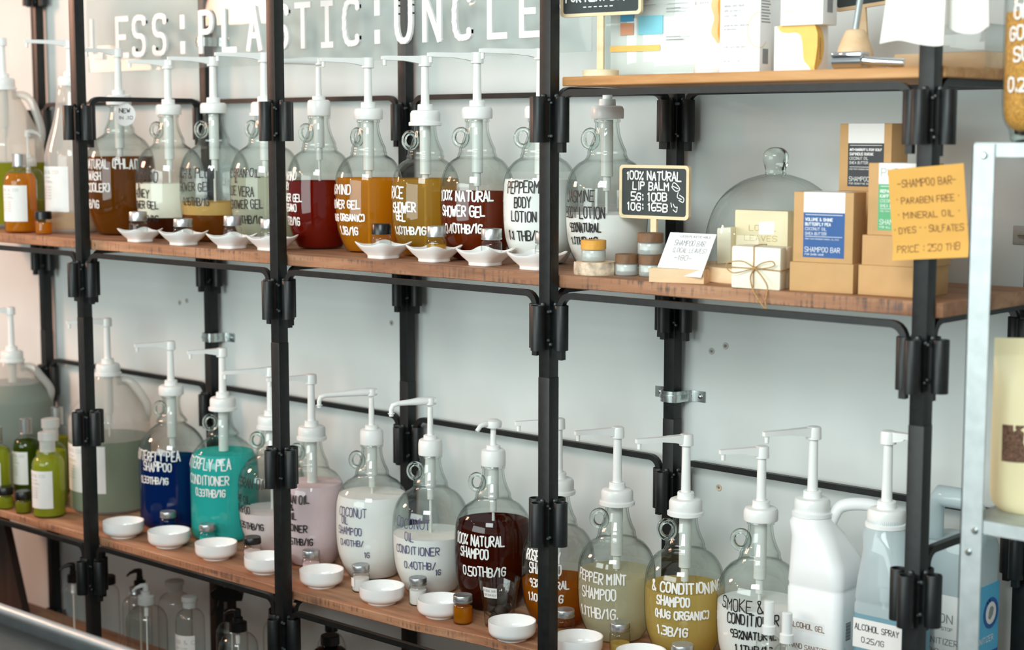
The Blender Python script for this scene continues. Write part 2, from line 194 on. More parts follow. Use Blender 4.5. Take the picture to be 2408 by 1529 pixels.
for k, h in dict(pblue='#2d5a96', pdark='#3b3d40', pgreen='#5fae79', porange='#ff9b3f', ppeach='#fbc78a', pyellow='#f2c568', psea='#3fa3cf', psea2='#7fcbdc', pred='#d98a86', pskin='#d79a78', pgrey='#d9dbda', pbar='#6d7072', pcyan='#58b6dc', pnavy='#2f5fa8', pleaf='#7ed0c0', pchart='#e3dfd7').items():
    M[k] = plain('print ' + k[1:], h, .6, var=.04)
M['sand'] = plain('golden sugar', '#c48f3c', .8, var=.45, scale=260, bump=.8)
M['seeds'] = plain('brown seeds', '#6a4c3a', .8, var=.6, scale=220, bump=.9)
M['darkstuff'] = plain('dark soap nuts', '#2b2522', .7, var=.5, scale=90, bump=.6)
LQ = dict(brown=('#8f520f', '#8a5a1c', .6), darkbrown=('#3c1606', '#5a2a10', .9), cream=('#e6e4d3', '#ffffff', 1), amberbrown=('#8a4a12', '#a0601c', .75), foamamber=('#c7a260', '#ffffff', .9),
          palegreen=('#d3d5c0', '#eeefe2', .6), red=('#8c1c0c', '#a02818', .7), orange=('#dd9418', '#ffd060', .5), gold=('#c99a36', '#f3d888', .52), redbrown=('#8a340f', '#a84a20', .62),
          white=('#f9f9f6', '#ffffff', 1), blue=('#0d2f74', '#183a80', .88), teal=('#35bcb4', '#60d0c8', .93), pink=('#ecd6da', '#ffffff', 1), palepink=('#ece0e0', '#ffffff', .95),
          darkred=('#4e1709', '#5c2412', .78), amber=('#c0700f', '#eeb050', .6), paleyellow=('#dfdabd', '#fffbe8', .62), yellow=('#e2c774', '#fff2c4', .66),
          lime=('#bcc63c', '#e4ec90', .62), olive=('#8c8c24', '#b8b850', .9), dkgreen=('#4a5f14', '#6a7a30', .7), grey=('#8b9388', '#8a9084', .95), greygreen=('#8d9781', '#8c947f', .95), peach=('#dcbf9e', '#e8d0b4', .7), skyblue=('#9cc6d3', '#b8d8e0', .85))
for k, (h, t, d) in LQ.items(): M[k] = liquid('liquid ' + k, h, t, d)

# ------------------------------------------------------------------ mesh helpers
class MB:
    def __init__(s): s.v = []; s.f = []; s.m = []; s.mi = 0
    def add(s, vs, fs):
        o = len(s.v); s.v += [tuple(v) for v in vs]; s.f += [tuple(i + o for i in f) for f in fs]; s.m += [s.mi] * len(fs); return s
    def lathe(s, prof, seg=40, at=(0, 0, 0), caps=(True, True), rib=None, off=(0, 0)):
        """prof: (z, r); rib = (count, depth, z0, z1) raises small ribs on the wall"""
        vs, fs = [], []; n = len(prof)
        for z, r in prof:
            for k in range(seg):
                a = 2 * PI * k / seg; rr = r
                if rib and rib[2] <= z <= rib[3]: rr += rib[1] * (1 if k % 2 else -1) * .5
                vs.append((at[0] + rr * math.cos(a), at[1] + rr * math.sin(a), at[2] + z))
        for i in range(n - 1):
            for k in range(seg):
                a, b = i * seg + k, i * seg + (k + 1) % seg; fs.append((a, b, b + seg, a + seg))
        if caps[0]: fs.append(tuple(range(seg - 1, -1, -1)))
        if caps[1]: fs.append(tuple((n - 1) * seg + k for k in range(seg)))
        return s.add(vs, fs)
    def box(s, lo, hi, bev=0, mat=None):
        bm = bmesh.new(); bmesh.ops.create_cube(bm, size=1)
        for v in bm.verts: v.co = Vector([(lo[i] + hi[i]) / 2 + v.co[i] * (hi[i] - lo[i]) for i in range(3)])
        if bev: bmesh.ops.bevel(bm, geom=bm.edges[:], offset=bev, segments=2, profile=.6, affect='EDGES')
        if mat is not None: bmesh.ops.transform(bm, matrix=mat, verts=bm.verts)
        bm.verts.index_update(); s.add([v.co for v in bm.verts], [[v.index for v in f.verts] for f in bm.faces]); bm.free(); return s
    def tube(s, path, r, seg=10, closed=False, caps=True, rs=None, square=False):
        P_ = [Vector(p) for p in path]; n = len(P_); vs, fs = [], []; up = None
        if square: seg = 4
        for i, p in enumerate(P_):
            a = P_[(i - 1) % n] if (closed or i > 0) else P_[i]; b = P_[(i + 1) % n] if (closed or i < n - 1) else P_[i]
            t = (b - a).normalized()
            if up is None:
                up = Vector((0, 0, 1)) if abs(t.z) < .9 else Vector((0, 1, 0))
                if square: up = (Vector((0, 1, 0)) if abs(t.y) < .7 else Vector((1, 0, 0)))
            x = (up - t * up.dot(t)).normalized(); y = t.cross(x); up = x; rr = rs[i] if rs else r
            for k in range(seg):
                w = 2 * PI * (k + (.5 if square else 0)) / seg; q = rr * (1.4142 if square else 1); vs.append(p + x * (q * math.cos(w)) + y * (q * math.sin(w)))
        m = n if closed else n - 1
        for i in range(m):
            for k in range(seg):
                a, b = i * seg + k, i * seg + (k + 1) % seg; c, d = ((i + 1) % n) * seg + (k + 1) % seg, ((i + 1) % n) * seg + k; fs.append((a, b, c, d))
        if caps and not closed: fs.append(tuple(range(seg - 1, -1, -1))); fs.append(tuple((n - 1) * seg + k for k in range(seg)))
        return s.add(vs, fs)
    def prism(s, outline, z0, z1, axes=None):
        """closed outline in (u, v), extruded z0..z1 along w; axes = (o, u, v, w)"""
        o, u, v, w = axes or (Vector(), Vector((1, 0, 0)), Vector((0, 1, 0)), Vector((0, 0, 1))); n = len(outline)
        vs = [o + u * a + v * b + w * z0 for a, b in outline] + [o + u * a + v * b + w * z1 for a, b in outline]
        fs = [tuple(range(n - 1, -1, -1)), tuple(range(n, 2 * n))] + [(i, (i + 1) % n, n + (i + 1) % n, n + i) for i in range(n)]
        return s.add(vs, fs)
    def rect(s, axes, u0, v0, u1, v1, lift=.0003):
        o, u, v, w = axes; return s.add([o + u * a + v * b + w * lift for a, b in ((u0, v0), (u1, v0), (u1, v1), (u0, v1))], [(0, 1, 2, 3)])
    def patch(s, rf, f0, f1, z0, z1, lift=.0006, n=14, nz=6):
        vs = [((rf(z0 + (z1 - z0) * j / nz) + lift) * math.cos(f0 + (f1 - f0) * i / n), (rf(z0 + (z1 - z0) * j / nz) + lift) * math.sin(f0 + (f1 - f0) * i / n), z0 + (z1 - z0) * j / nz) for j in range(nz + 1) for i in range(n + 1)]
        return s.add(vs, [(j * (n + 1) + i, j * (n + 1) + i + 1, (j + 1) * (n + 1) + i + 1, (j + 1) * (n + 1) + i) for j in range(nz) for i in range(n)])
    def build(s, name, mat, parent=None, smooth=True, ang=38):
        me = bpy.data.meshes.new(name); me.from_pydata(s.v, [], s.f); me.update()
        mats = mat if isinstance(mat, (list, tuple)) else [mat]
        for m in mats: me.materials.append(M[m] if isinstance(m, str) else m)
        if len(mats) > 1: me.polygons.foreach_set('material_index', s.m)
        if smooth and len(me.polygons):
            me.polygons.foreach_set('use_smooth', [True] * len(me.polygons)); me.set_sharp_from_angle(angle=math.radians(ang))
        o = bpy.data.objects.new(name, me); C.objects.link(o)
        if parent is not None: o.parent = parent
        return o
def empty(name, loc=(0, 0, 0), rz=0):
    o = bpy.data.objects.new(name, None); C.objects.link(o); o.location = loc; o.rotation_euler.z = rz; o.empty_display_size = .02; return o
def tag(o, label, cat, group=None, kind=None):
    if label: o['label'] = label
    if cat: o['category'] = cat
    if group: o['group'] = group
    if kind: o['kind'] = kind
    return o
def kids(o): return [c for c in C.objects if c.parent == o]
def dup(o, parent=None):
    c = o.copy(); C.objects.link(c)
    if parent is not None: c.parent = parent
    for ch in kids(o): dup(ch, c)
    return c
def spline(pts, n=6):
    out = []
    for i in range(len(pts) - 1):
        p0, p1, p2, p3 = pts[max(0, i - 1)], pts[i], pts[i + 1], pts[min(len(pts) - 1, i + 2)]
        for k in range(n):
            t = k / n; out.append(tuple(.5 * (2 * b + (c - a) * t + (2 * a - 5 * b + 4 * c - d) * t * t + (3 * b - a - 3 * c + d) * t ** 3) for a, b, c, d in zip(p0, p1, p2, p3)))
    out.append(pts[-1]); return out
def rrect(u0, v0, u1, v1, r, n=5):
    out = []
    for cx, cy, a in ((u1 - r, v1 - r, 0), (u0 + r, v1 - r, 90), (u0 + r, v0 + r, 180), (u1 - r, v0 + r, 270)):
        for k in range(n + 1): w = math.radians(a + 90 * k / n); out.append((cx + r * math.cos(w), cy + r * math.sin(w)))
    return out

# ------------------------------------------------------------------ hand lettering: one-stroke capitals
G = {'A': '00 26 40|12 32', 'B': '00 06|~06 46 43 03|~03 43 40 00', 'C': '~45 46 06 00 40 41', 'D': '00 06|~06 46 40 00', 'E': '46 06 00 40|03 33', 'F': '46 06 00|03 33', 'G': '~45 46 06 00 40 43|43 23',
     'H': '00 06|40 46|03 43', 'I': '20 26', 'J': '~46 40 00 01', 'K': '00 06|46 03|03 40', 'L': '06 00 40', 'M': '00 06 23 46 40', 'N': '00 06 40 46', 'O': '~26 06 00 40 46 26', 'P': '00 06|~06 46 43 03',
     'Q': '~26 06 00 40 46 26|21 40', 'R': '00 06|~06 46 43 03|13 40', 'S': '~45 46 06 03 43 40 00 01', 'T': '06 46|26 20', 'U': '~06 00 40 46', 'V': '06 20 46', 'W': '06 10 24 30 46', 'X': '00 46|06 40',
     'Y': '06 23 46|23 20', 'Z': '06 46 00 40', '0': '~26 06 00 40 46 26', '1': '15 26 20', '2': '~05 06 46 43 00|00 40', '3': '~06 46 43 13|~13 43 40 00', '4': '30 36 02 42', '5': '46 06 03|~03 43 40 00', '6': '~46 06 00 40 43 02',
     '7': '06 46 10', '8': '~26 06 03 43 46 26|~23 03 00 40 43 23', '9': '~43 03 06 46 40 30', '.': '20 21', ',': '21 10', '/': '00 46', '%': '00 46|05 06 16 15 05|30 31 41 40 30', '&': '~41 20 00 02 25 26 06 05 40',
     '(': '~36 16 10 30', ')': '~16 36 30 10', ':': '24 25|21 22', '-': '03 43', '*': '24 25', '+': '03 43|25 21', ' ': ''}
WD = {'I': .5, '1': .65, '.': .4, ',': .4, ':': .45, '(': .6, ')': .6, '/': .8, ' ': .6, 'M': 1.12, 'W': 1.15, '*': .5}
def glyph(ch):
    out = []
    for st in G.get(ch, '').split('|'):
        if not st: continue
        sm = st[0] == '~'; pts = [(int(a[0]), int(a[1])) for a in st.lstrip('~').split()]
        if sm:
            for _ in range(2):
                q = [pts[0]]
                for a, b in zip(pts, pts[1:]): q += [(a[0] * .75 + b[0] * .25, a[1] * .75 + b[1] * .25), (a[0] * .25 + b[0] * .75, a[1] * .25 + b[1] * .75)]
                pts = q + [pts[-1]]
            if st.lstrip('~')[:2] == st[-2:]: pts[0] = pts[-1] = ((pts[1][0] + pts[-2][0]) / 2, (pts[1][1] + pts[-2][1]) / 2)
        out.append(pts)
    return out
def text_strokes(text, cap, adv, jit=0, seed=0):
    """polylines (u, v); u grows to the right, the last letter ends at u = 0, v is centred"""
    rng = random.Random(seed); out = []; u = 0; adv *= len(text) / max(.1, sum(WD.get(c, 1) for c in text)) if len(text) > 3 else 1
    for ch in text:
        w = adv * WD.get(ch, 1); gw = w * (.73 if ch != ' ' else 0)
        dv = rng.uniform(-1, 1) * cap * jit; sc = 1 + rng.uniform(-1, 1) * jit; sl = rng.uniform(-1, 1) * jit * .6
        narrow = ch in 'I1.,:*()'
        for st in glyph(ch):
            out.append([(u + ((x - 2) * adv * .72 / 4 * sc + gw / 2 if narrow else x / 4 * gw * sc) + sl * y / 6 * cap, (y / 6 - .5) * cap * sc + dv) for x, y in st])
        u += w
    u -= adv * .26
    return [[(a - u, b) for a, b in st] for st in out], u
RIB = [0]
def ribbons(mb, polys, width, f, seg=.004):
    """flat pen strokes laid on a surface through f(u, v) -> point; crossing strokes lie a hair above each other"""
    h = width / 2
    def g(u, v):
        p = Vector(f(u, v)); n = (Vector(f(u + 1e-4, v)) - p).cross(Vector(f(u, v + 1e-4)) - p)
        return p + (n.normalized() * (RIB[0] % 24 * 1.3e-5) if n.length > 0 else n)
    for st in polys:
        for (ax, ay), (bx, by) in zip(st, st[1:]):
            L = math.hypot(bx - ax, by - ay)
            if L < 1e-6: continue
            RIB[0] += 1; nx, ny = -(by - ay) / L * h, (bx - ax) / L * h; n = max(1, int(L / seg))
            vs = [g(ax + (bx - ax) * k / n + nx * sg, ay + (by - ay) * k / n + ny * sg) for k in range(n + 1) for sg in (-1, 1)]
            mb.add(vs, [(2 * k, 2 * k + 2, 2 * k + 3, 2 * k + 1) for k in range(n)])
        for x, y in (st if len(st) < 8 else st[::2] + st[-1:]):
            RIB[0] += 1; mb.add([g(x + h * math.cos(k * PI / 4), y + h * math.sin(k * PI / 4)) for k in range(8)], [tuple(range(8))])
def flat_text(mb, text, axes, u, v, cap, adv, width, align='l', jit=0, lift=.0006, seed=0):
    st, w = text_strokes(text, cap, adv, jit, seed); o, U, V_, W_ = axes
    du = u + w if align == 'l' else (u if align == 'r' else u + w / 2)
    ribbons(mb, [[(a + du, b + v) for a, b in s] for s in st], width, lambda a, b: o + U * a + V_ * b + W_ * lift, seg=.02)
# ------------------------------------------------------------------ the setting
WALL_Y = .457
o = MB().box((-6, WALL_Y, -.05), (4.5, WALL_Y + .12, 3.6)).build('wall_back', 'wall', smooth=False); o['kind'] = 'structure'
o = MB().box((-6, -5, -.06), (4.5, WALL_Y, 0)).build('floor', 'floor', smooth=False); o['kind'] = 'structure'
for k, (x, z) in enumerate(((.934, 1.196), (.971, 1.211), (.959, .891), (-1.004, 1.172), (-.969, 1.181), (-.09, 1.181))):
    r = empty('wall_plug', (x, WALL_Y, z))
    f = MB().lathe([(0, .0075), (.0012, .0078), (.0022, .0066), (.0022, .0042), (.0008, .004)], 16, caps=(False, True)); f.v = [(a, -c, b) for a, b, c in f.v]
    f.build('collar', 'hdpe' if k != 2 else 'bark', r)
    f = MB().lathe([(.0007, .0039), (.0009, .002)], 10); f.v = [(a, -c, b) for a, b, c in f.v]; f.build('hole', 'pbar', r)
    tag(r, ('upper left screw plug on the wall beside the clamped post', 'upper right screw plug, the higher of the pair beside the clamped post', 'brownish screw plug low on the wall behind the pepper mint shampoo jug', 'left screw plug of the pair on the wall over the blue jugs', 'right screw plug of the pair on the wall over the blue jugs', 'single screw plug on the wall left of the middle back post')[k], 'screw plug', 'plugs in the wall')

o = MB().box((-6, -5.12, 0), (4.5, -5, 1.0)).build('unseen_low_wall', 'wall', smooth=False); o['kind'] = 'structure'  # low wall out of view, added to keep horizon light off the bottom shelf
# ------------------------------------------------------------------ the welded steel rack
rack = tag(empty('steel_rack', (0, 0, 0)), 'black welded steel rack of square posts and round sockets carrying the wooden shelves', 'rack')
OFF = .034; TL = .092; HB = .0064
LVS = [LEVELS[0] + .42] + LEVELS + [.10]
sock = None
def socket_mesh():
    b = MB(); b.lathe([(-TL, .0118), (-TL, .0146), (-.001, .0146), (0, .0140), (0, .0122), (-.003, .0116), (-TL, .0116)], 22, caps=(False, False)); return b
def bead(b, x, y, z, r):
    b.lathe([(-r, .0004), (-r * .6, r * .8), (0, r), (r * .6, r * .8), (r, .0004)], 7, at=(x, y, z))
for row, y0 in (('front', 0), ('back', DEPTH)):
    for i in (-1, 0, 1, 2, 3):
        x0 = XS[i]; zj = 1.18 if row == 'front' else 1.04
        p = MB().box((-.0153, -.0153, 0), (.0153, .0153, zj), .002).box((-.0146, -.0146, zj - .001), (.0146, .0146, 2.5), .002).build('post', 'steel', rack); p.location = (x0, y0, 0)
        for lv, z in enumerate(LVS):
            for dx, dy in ((0, -OFF), (OFF, 0), (-OFF, 0), (0, OFF)):
                if sock is None: s_ = sock = socket_mesh().build('socket', 'steel', p)
                else: s_ = sock.copy(); C.objects.link(s_); s_.parent = p
                s_.location = (dx, dy, z); s_.rotation_euler.z = random.Random(i * 7 + lv).uniform(0, 3)
            rng = random.Random(i * 31 + lv + (5 if row == 'back' else 0)); w = MB()
            for sx, sy in ((1, -1), (-1, -1), (1, 1), (-1, 1)):
                for zz in (z - .012, z - .074):
                    for q in ((.0185, .0155), (.0155, .0185)): bead(w, sx * q[0], sy * q[1], zz + rng.uniform(-.006, .006), rng.uniform(.0025, .0042))
            for dx, dy in ((0, -.0185), (.0185, 0), (-.0185, 0), (0, .0185)): bead(w, dx, dy, z + .001, .0048)
            w.build('weld_beads', 'weld', p)
def rail(a, b, z, zc, drop=.02):
    """bent square bar whose two legs drop into sockets at a and b (x, y); z = socket top, zc = bar centre"""
    A, B = Vector((a[0], a[1], 0)), Vector((b[0], b[1], 0)); d = (B - A).normalized(); r = .026; pts = [A + Vector((0, 0, z - TL - drop))]
    for k in range(6): w = PI / 2 * k / 5; pts.append(A + d * (r - r * math.cos(w)) + Vector((0, 0, zc - r + r * math.sin(w))))
    for k in range(6): w = PI / 2 * k / 5; pts.append(B - d * (r - r * math.sin(w)) + Vector((0, 0, zc - r + r * math.cos(w))))
    pts.append(B + Vector((0, 0, z - TL - drop * .8)))
    n = len(pts); q = MB(); side = Vector((-d.y, d.x, 0)); vs = []
    for i, p in enumerate(pts):
        t = (pts[min(i + 1, n - 1)] - pts[max(i - 1, 0)]).normalized(); x = t.cross(side).normalized()
        for sa, sb in ((1, 1), (1, -1), (-1, -1), (-1, 1)): vs.append(p + side * (sa * HB) + x * (sb * HB))
    q.add(vs, [(i * 4 + k, i * 4 + (k + 1) % 4, i * 4 + 4 + (k + 1) % 4, i * 4 + 4 + k) for i in range(n - 1) for k in range(4)] + [(3, 2, 1, 0), tuple(range(4 * n - 4, 4 * n))])
    return q.build('rail', 'steel', rack, ang=35)
LA, LB, LC, LD = LEVELS
for i in (-1, 0, 1, 2):
    a, b = XS[i] + OFF, XS[i + 1] - OFF
    if i == 2: rail((a, 0), (b, 0), LA, 1.7575)
    rail((a, 0), (b, 0), LB, LB + .0205)
    rail((a, 0), (b, 0), LD, LD + {-1: .034, 0: .040, 1: .017, 2: .02}[i])
    for lv, e in ((LA, .0165), (LB, .02), (LC, .022), (LD, .02)): rail((a, DEPTH), (b, DEPTH), lv, lv + e)
for i in (-1, 0, 1, 2, 3):
    a, b = (XS[i], OFF), (XS[i], DEPTH - OFF)
    if i in (0, 2, 3): rail(a, b, LA, 1.7706 - HB if i > 1 else 1.768)
    rail(a, b, LB, 1.363 - HB); rail(a, b, LD, .544 - HB); rail(a, b, .10, .11 - .02 - HB + .02)
    if i == 3: rail(a, b, LC, LC + .03)

# ------------------------------------------------------------------ shelf boards
def board(outline, z0, z1, mat, label, wob=.0012, seed=1):
    """plank from a plan outline; long edges slightly worn"""
    rng = random.Random(seed); pts = []
    for a, b in zip(outline, outline[1:] + outline[:1]):
        n = max(1, int(math.hypot(b[0] - a[0], b[1] - a[1]) / .05))
        for k in range(n): pts.append((a[0] + (b[0] - a[0]) * k / n + (rng.uniform(-wob, wob) if k else 0) * 0, a[1] + (b[1] - a[1]) * k / n + (rng.uniform(0, wob) if k else 0)))
    b_ = MB(); cx = sum(p[0] for p in pts) / len(pts); cy = sum(p[1] for p in pts) / len(pts); e = .0018; n = len(pts); vs = []
    def inset(p, d): v = Vector((cx - p[0], cy - p[1])); v = Vector((0, 1 if v.y > 0 else -1)) if abs(p[0] - cx) < .98 * max(abs(q[0] - cx) for q in pts) else v.normalized(); return (p[0] + v.x * d, p[1] + v.y * d)
    rings = [[(*inset(p, e), z0) for p in pts], [(*p, z0 + e) for p in pts], [(*p, z1 - e) for p in pts], [(*inset(p, e), z1) for p in pts]]
    for r in rings: vs += r
    fs = [tuple(range(n - 1, -1, -1)), tuple(range(3 * n, 4 * n))] + [(j * n + i, j * n + (i + 1) % n, (j + 1) * n + (i + 1) % n, (j + 1) * n + i) for j in range(3) for i in range(n)]
    b_.add(vs, fs); return tag(b_.build('shelf_board', mat, ang=30), label, 'shelf', 'wooden shelf boards of the rack')
board([(-1.95, .018), (1.708, .018), (1.716, .026), (1.722, .34), (1.69, .40), (-1.95, .40)], 1.363, 1.389, 'shelf', 'long brown shelf board with dark saw marks along its edge under the shower gels')
board([(.869, .018), (1.712, .018), (1.718, .38), (.869, .40)], 1.7706, 1.7893, 'shelf3', 'short orange-brown shelf board up at the right, carrying the sunscreen boxes', seed=2)
board([(-1.104, .018), (-.4, .02), (.0, .024), (.4, .036), (.6, .062), (1.72, .085), (1.72, .40), (-1.104, .40)], .544, .566, 'shelf2', 'low brown shelf board carrying the shampoo jugs and the white bowls', seed=3)
board([(-1.95, .018), (-1.106, .018), (-1.106, .40), (-1.95, .40)], .544, .566, 'shelf2', 'left-hand low shelf board butted at a dark joint, under the lime green bottles', seed=4)
board([(-1.95, .02), (1.72, .02), (1.72, .40), (-1.95, .40)], .09, .11, 'shelf2', 'bottom shelf board under the empty clear bottles', seed=5)

# ------------------------------------------------------------------ pipe clamps that hold the back posts to the wall
def clamp(x, z, label):
    r = tag(empty('pipe_clamp', (x, DEPTH, z)), label, 'pipe clamp', 'zinc clamps on the back posts')
    path = spline([(-.070, .0302), (-.047, .0302), (-.031, .026), (-.0245, .010), (-.023, -.008), (-.014, -.0205), (.014, -.0205), (.023, -.008), (.0245, .010), (.031, .026), (.047, .0302), (.070, .0302)], 5)
    def band(off, th, z0, z1, lo=0, hi=None):
        p = path[lo:hi]; a, b_ = [], []
        for i, q in enumerate(p):
            t = Vector(p[min(i + 1, len(p) - 1)]) - Vector(p[max(i - 1, 0)]); nrm = Vector((t.y, -t.x)).normalized()
            a.append((q[0] + nrm.x * (off + th), q[1] + nrm.y * (off + th))); b_.append((q[0] + nrm.x * off, q[1] + nrm.y * off))
        m = MB(); n = len(a); vs = [(u, v, zz) for zz in (z0, z1) for u, v in a + b_]
        fs = []
        for i in range(n - 1):
            fs += [(i, i + 1, 2 * n + i + 1, 2 * n + i), (n + i + 1, n + i, 3 * n + i, 3 * n + i + 1), (i + 1, i, n + i, n + i + 1), (2 * n + i, 2 * n + i + 1, 3 * n + i + 1, 3 * n + i)]
        fs += [(0, 2 * n, 3 * n, n), (n - 1, 2 * n - 1, 4 * n - 1, 3 * n - 1)]
        return m.add(vs, fs)
    band(0, .0016, -.0125, .0125).build('band', 'zinc', r)
    band(.0014, .0022, -.0035, .0035, 9, -9).build('ridge', 'zinc', r)
    for sx in (1, -1):
        m = MB().lathe([(0, .0055), (.002, .005), (.0032, .003)], 14); m.v = [(a + sx * .056, .0288 - c, b) for a, b, c in m.v]; m.build('screw', 'zinc', r)
clamp(XS[2], 1.091, 'zinc pipe clamp holding the back post to the wall over the pepper mint shampoo')
clamp(XS[0], 1.087, 'zinc pipe clamp on the back post over the butterfly pea jugs')
clamp(XS[0], 1.935, 'zinc pipe clamp on the back post behind the clear acrylic sign')

# ------------------------------------------------------------------ acrylic shop sign hung in front of the back posts
sign = tag(empty('acrylic_sign', (-.32, .372, 1.86)), 'clear acrylic shop sign with raised white letters above the upper jugs', 'sign')
MB().box((-1.0, -.002, 0), (.975, .002, .215), .0008).build('panel', 'acrylic', sign)
for ch, x in zip('LESS:PLASTIC:UNCLE', SIGN_X):
    b = MB(); hgt, w, sw = .122, .050, .0078; lay = iter(range(500))
    if ch == ':': st = [[(0, .012), (0, .030)], [(0, .082), (0, .104)]]; sw = .010
    else:
        st = [[((a - 2) / 4 * w * (1.0 if ch != 'I' else 1), b_ / 6 * (hgt - 2 * sw) + sw) for a, b_ in s] for s in glyph(ch)]
        if ch == 'I': st += [[(-.017, sw), (.017, sw)], [(-.017, hgt - sw), (.017, hgt - sw)]]
    for s in st:
        for (ax, ay), (bx, by) in zip(s, s[1:]):
            L = math.hypot(bx - ax, by - ay)
            if L < 1e-6: continue
            tx, ty = (bx - ax) / L, (by - ay) / L; e = sw * .85 if len(s) <= 5 else 0.002
            b.prism([(ax - tx * e - ty * sw, ay - ty * e + tx * sw), (ax - tx * e + ty * sw, ay - ty * e - tx * sw), (bx + tx * e + ty * sw, by + ty * e - tx * sw), (bx + tx * e - ty * sw, by + ty * e + tx * sw)], 0, .006 + .00006 * next(lay), (Vector((x + .32, -.002, .037)), Vector((1, 0, 0)), Vector((0, 0, 1)), Vector((0, -1, 0))))
        if len(s) > 5:
            for ax, ay in s[1:-1]: b.prism([(ax + sw * math.cos(k * PI / 6), ay + sw * math.sin(k * PI / 6)) for k in range(12)], 0, .006 + .00006 * next(lay), (Vector((x + .32, -.002, .037)), Vector((1, 0, 0)), Vector((0, 0, 1)), Vector((0, -1, 0))))
    b.build('letter', 'letter', sign, smooth=False)

# ------------------------------------------------------------------ pump jugs
def jug_profile(H, R, kind):
    zt = H - .085
    if kind == 1: body = [(0, .57), (.012, .655), (.03, .70), (.12, .83), (.245, .945), (.41, .995), (.61, 1.0), (.755, .973), (.857, .888), (.94, .727), (.985, .545)]
    else: body = [(0, .82), (.012, .91), (.04, .965), (.1, .995), (.35, 1), (.66, 1), (.77, .965), (.86, .865), (.93, .70), (.975, .53)]
    p = [(t * zt, f * R) for t, f in body]
    q = [(zt + .002, .0445), (zt + .008, .0418), (zt + .015, .0415)] if kind == 1 else [(zt + .001, .040), (zt + .007, .0435), (zt + .014, .0405)]
    q += [(zt + .028, .0355 if kind == 1 else .030), (zt + .045, .0295 if kind == 1 else .0255), (zt + .06, .0265 if kind == 1 else .0245), (zt + .072, .0255)]
    body_s = spline(p + q, 5)
    return body_s + [(H - .0105, .0258), (H - .0085, .0282), (H - .0035, .0282), (H - .0015, .0262), (H + .018, .026)]
def prof_r(prof, z):
    for (a, ra), (b, rb) in zip(prof, prof[1:]):
        if a <= z <= b: return ra + (rb - ra) * (z - a) / max(b - a, 1e-6)
    return prof[0][1] if z < prof[0][0] else prof[-1][1]
def head_spout(kind, az, L, top, root):
    """pump head with its spout, top at z = top, spout pointing to azimuth az"""
    d = Vector((math.cos(az), math.sin(az), 0)); n = Vector((-d.y, d.x, 0)); b = MB()
    if kind in ('wide', 'flange'):
        b.lathe([(top - .0255, .0135), (top - .0245, .0152), (top - .004, .0146), (top - .001, .0135), (top, .0105)], 28)
        for k, (u0, u1, w0, w1, h0, h1, e0, e1) in enumerate(((.004, L - .004, .0085, .0055, .020, .0085, -.002, -.003),)):
            st = [(.004, .0095, -.0225, -.0012), (.03, .0078, -.0165, -.0018), (L * .5, .0066, -.0130, -.0022), (L - .006, .0060, -.0118, -.0024), (L, .0048, -.0112, -.0032)]
            vs = []
            for u, w, lo, hi in st:
                for s, zz in ((1, hi), (1, lo), (-1, lo), (-1, hi)): vs.append(d * u + n * (s * w) + Vector((0, 0, top + zz)))
            m = len(st); b.add(vs, [(i * 4 + k2, i * 4 + (k2 + 1) % 4, i * 4 + 4 + (k2 + 1) % 4, i * 4 + 4 + k2) for i in range(m - 1) for k2 in range(4)] + [(0, 1, 2, 3), tuple(range(4 * m - 1, 4 * m - 5, -1))])
        tip = d * (L - .0075); b.lathe([(top - .025, .0034), (top - .0245, .0042), (top - .010, .0048)], 14, at=(tip.x, tip.y, 0))
    elif kind == 'arched':
        path = [d * u + Vector((0, 0, top + zz)) for u, zz in ((-.014, -.008), (.0, -.007), (.03, -.007), (L * .55, -.0085), (L - .018, -.010), (L - .006, -.014), (L - .002, -.024), (L - .002, -.040))]
        b.tube(path, .006, 12, rs=[.0085, .0105, .0095, .0072, .0062, .0062, .0058, .0055])
        b.lathe([(top - .018, .007), (top - .016, .0115), (top - .004, .0118), (top, .0095)], 24)
        tip = d * (L - .002); b.lathe([(top - .034, .0085), (top - .033, .0085)], 12, at=(tip.x, tip.y, 0))
    else:
        b.lathe([(top - .022, .007), (top - .020, .0185), (top - .012, .0205), (top - .005, .019), (top - .001, .012), (top, .004)], 28)
        b.tube([d * u + Vector((0, 0, top + zz)) for u, zz in ((.010, -.011), (.025, -.010), (L * .8, -.014), (L, -.025))], .0055, 12, rs=[.008, .0068, .0056, .005])
    return b.build('pump_head', 'plastic', root)
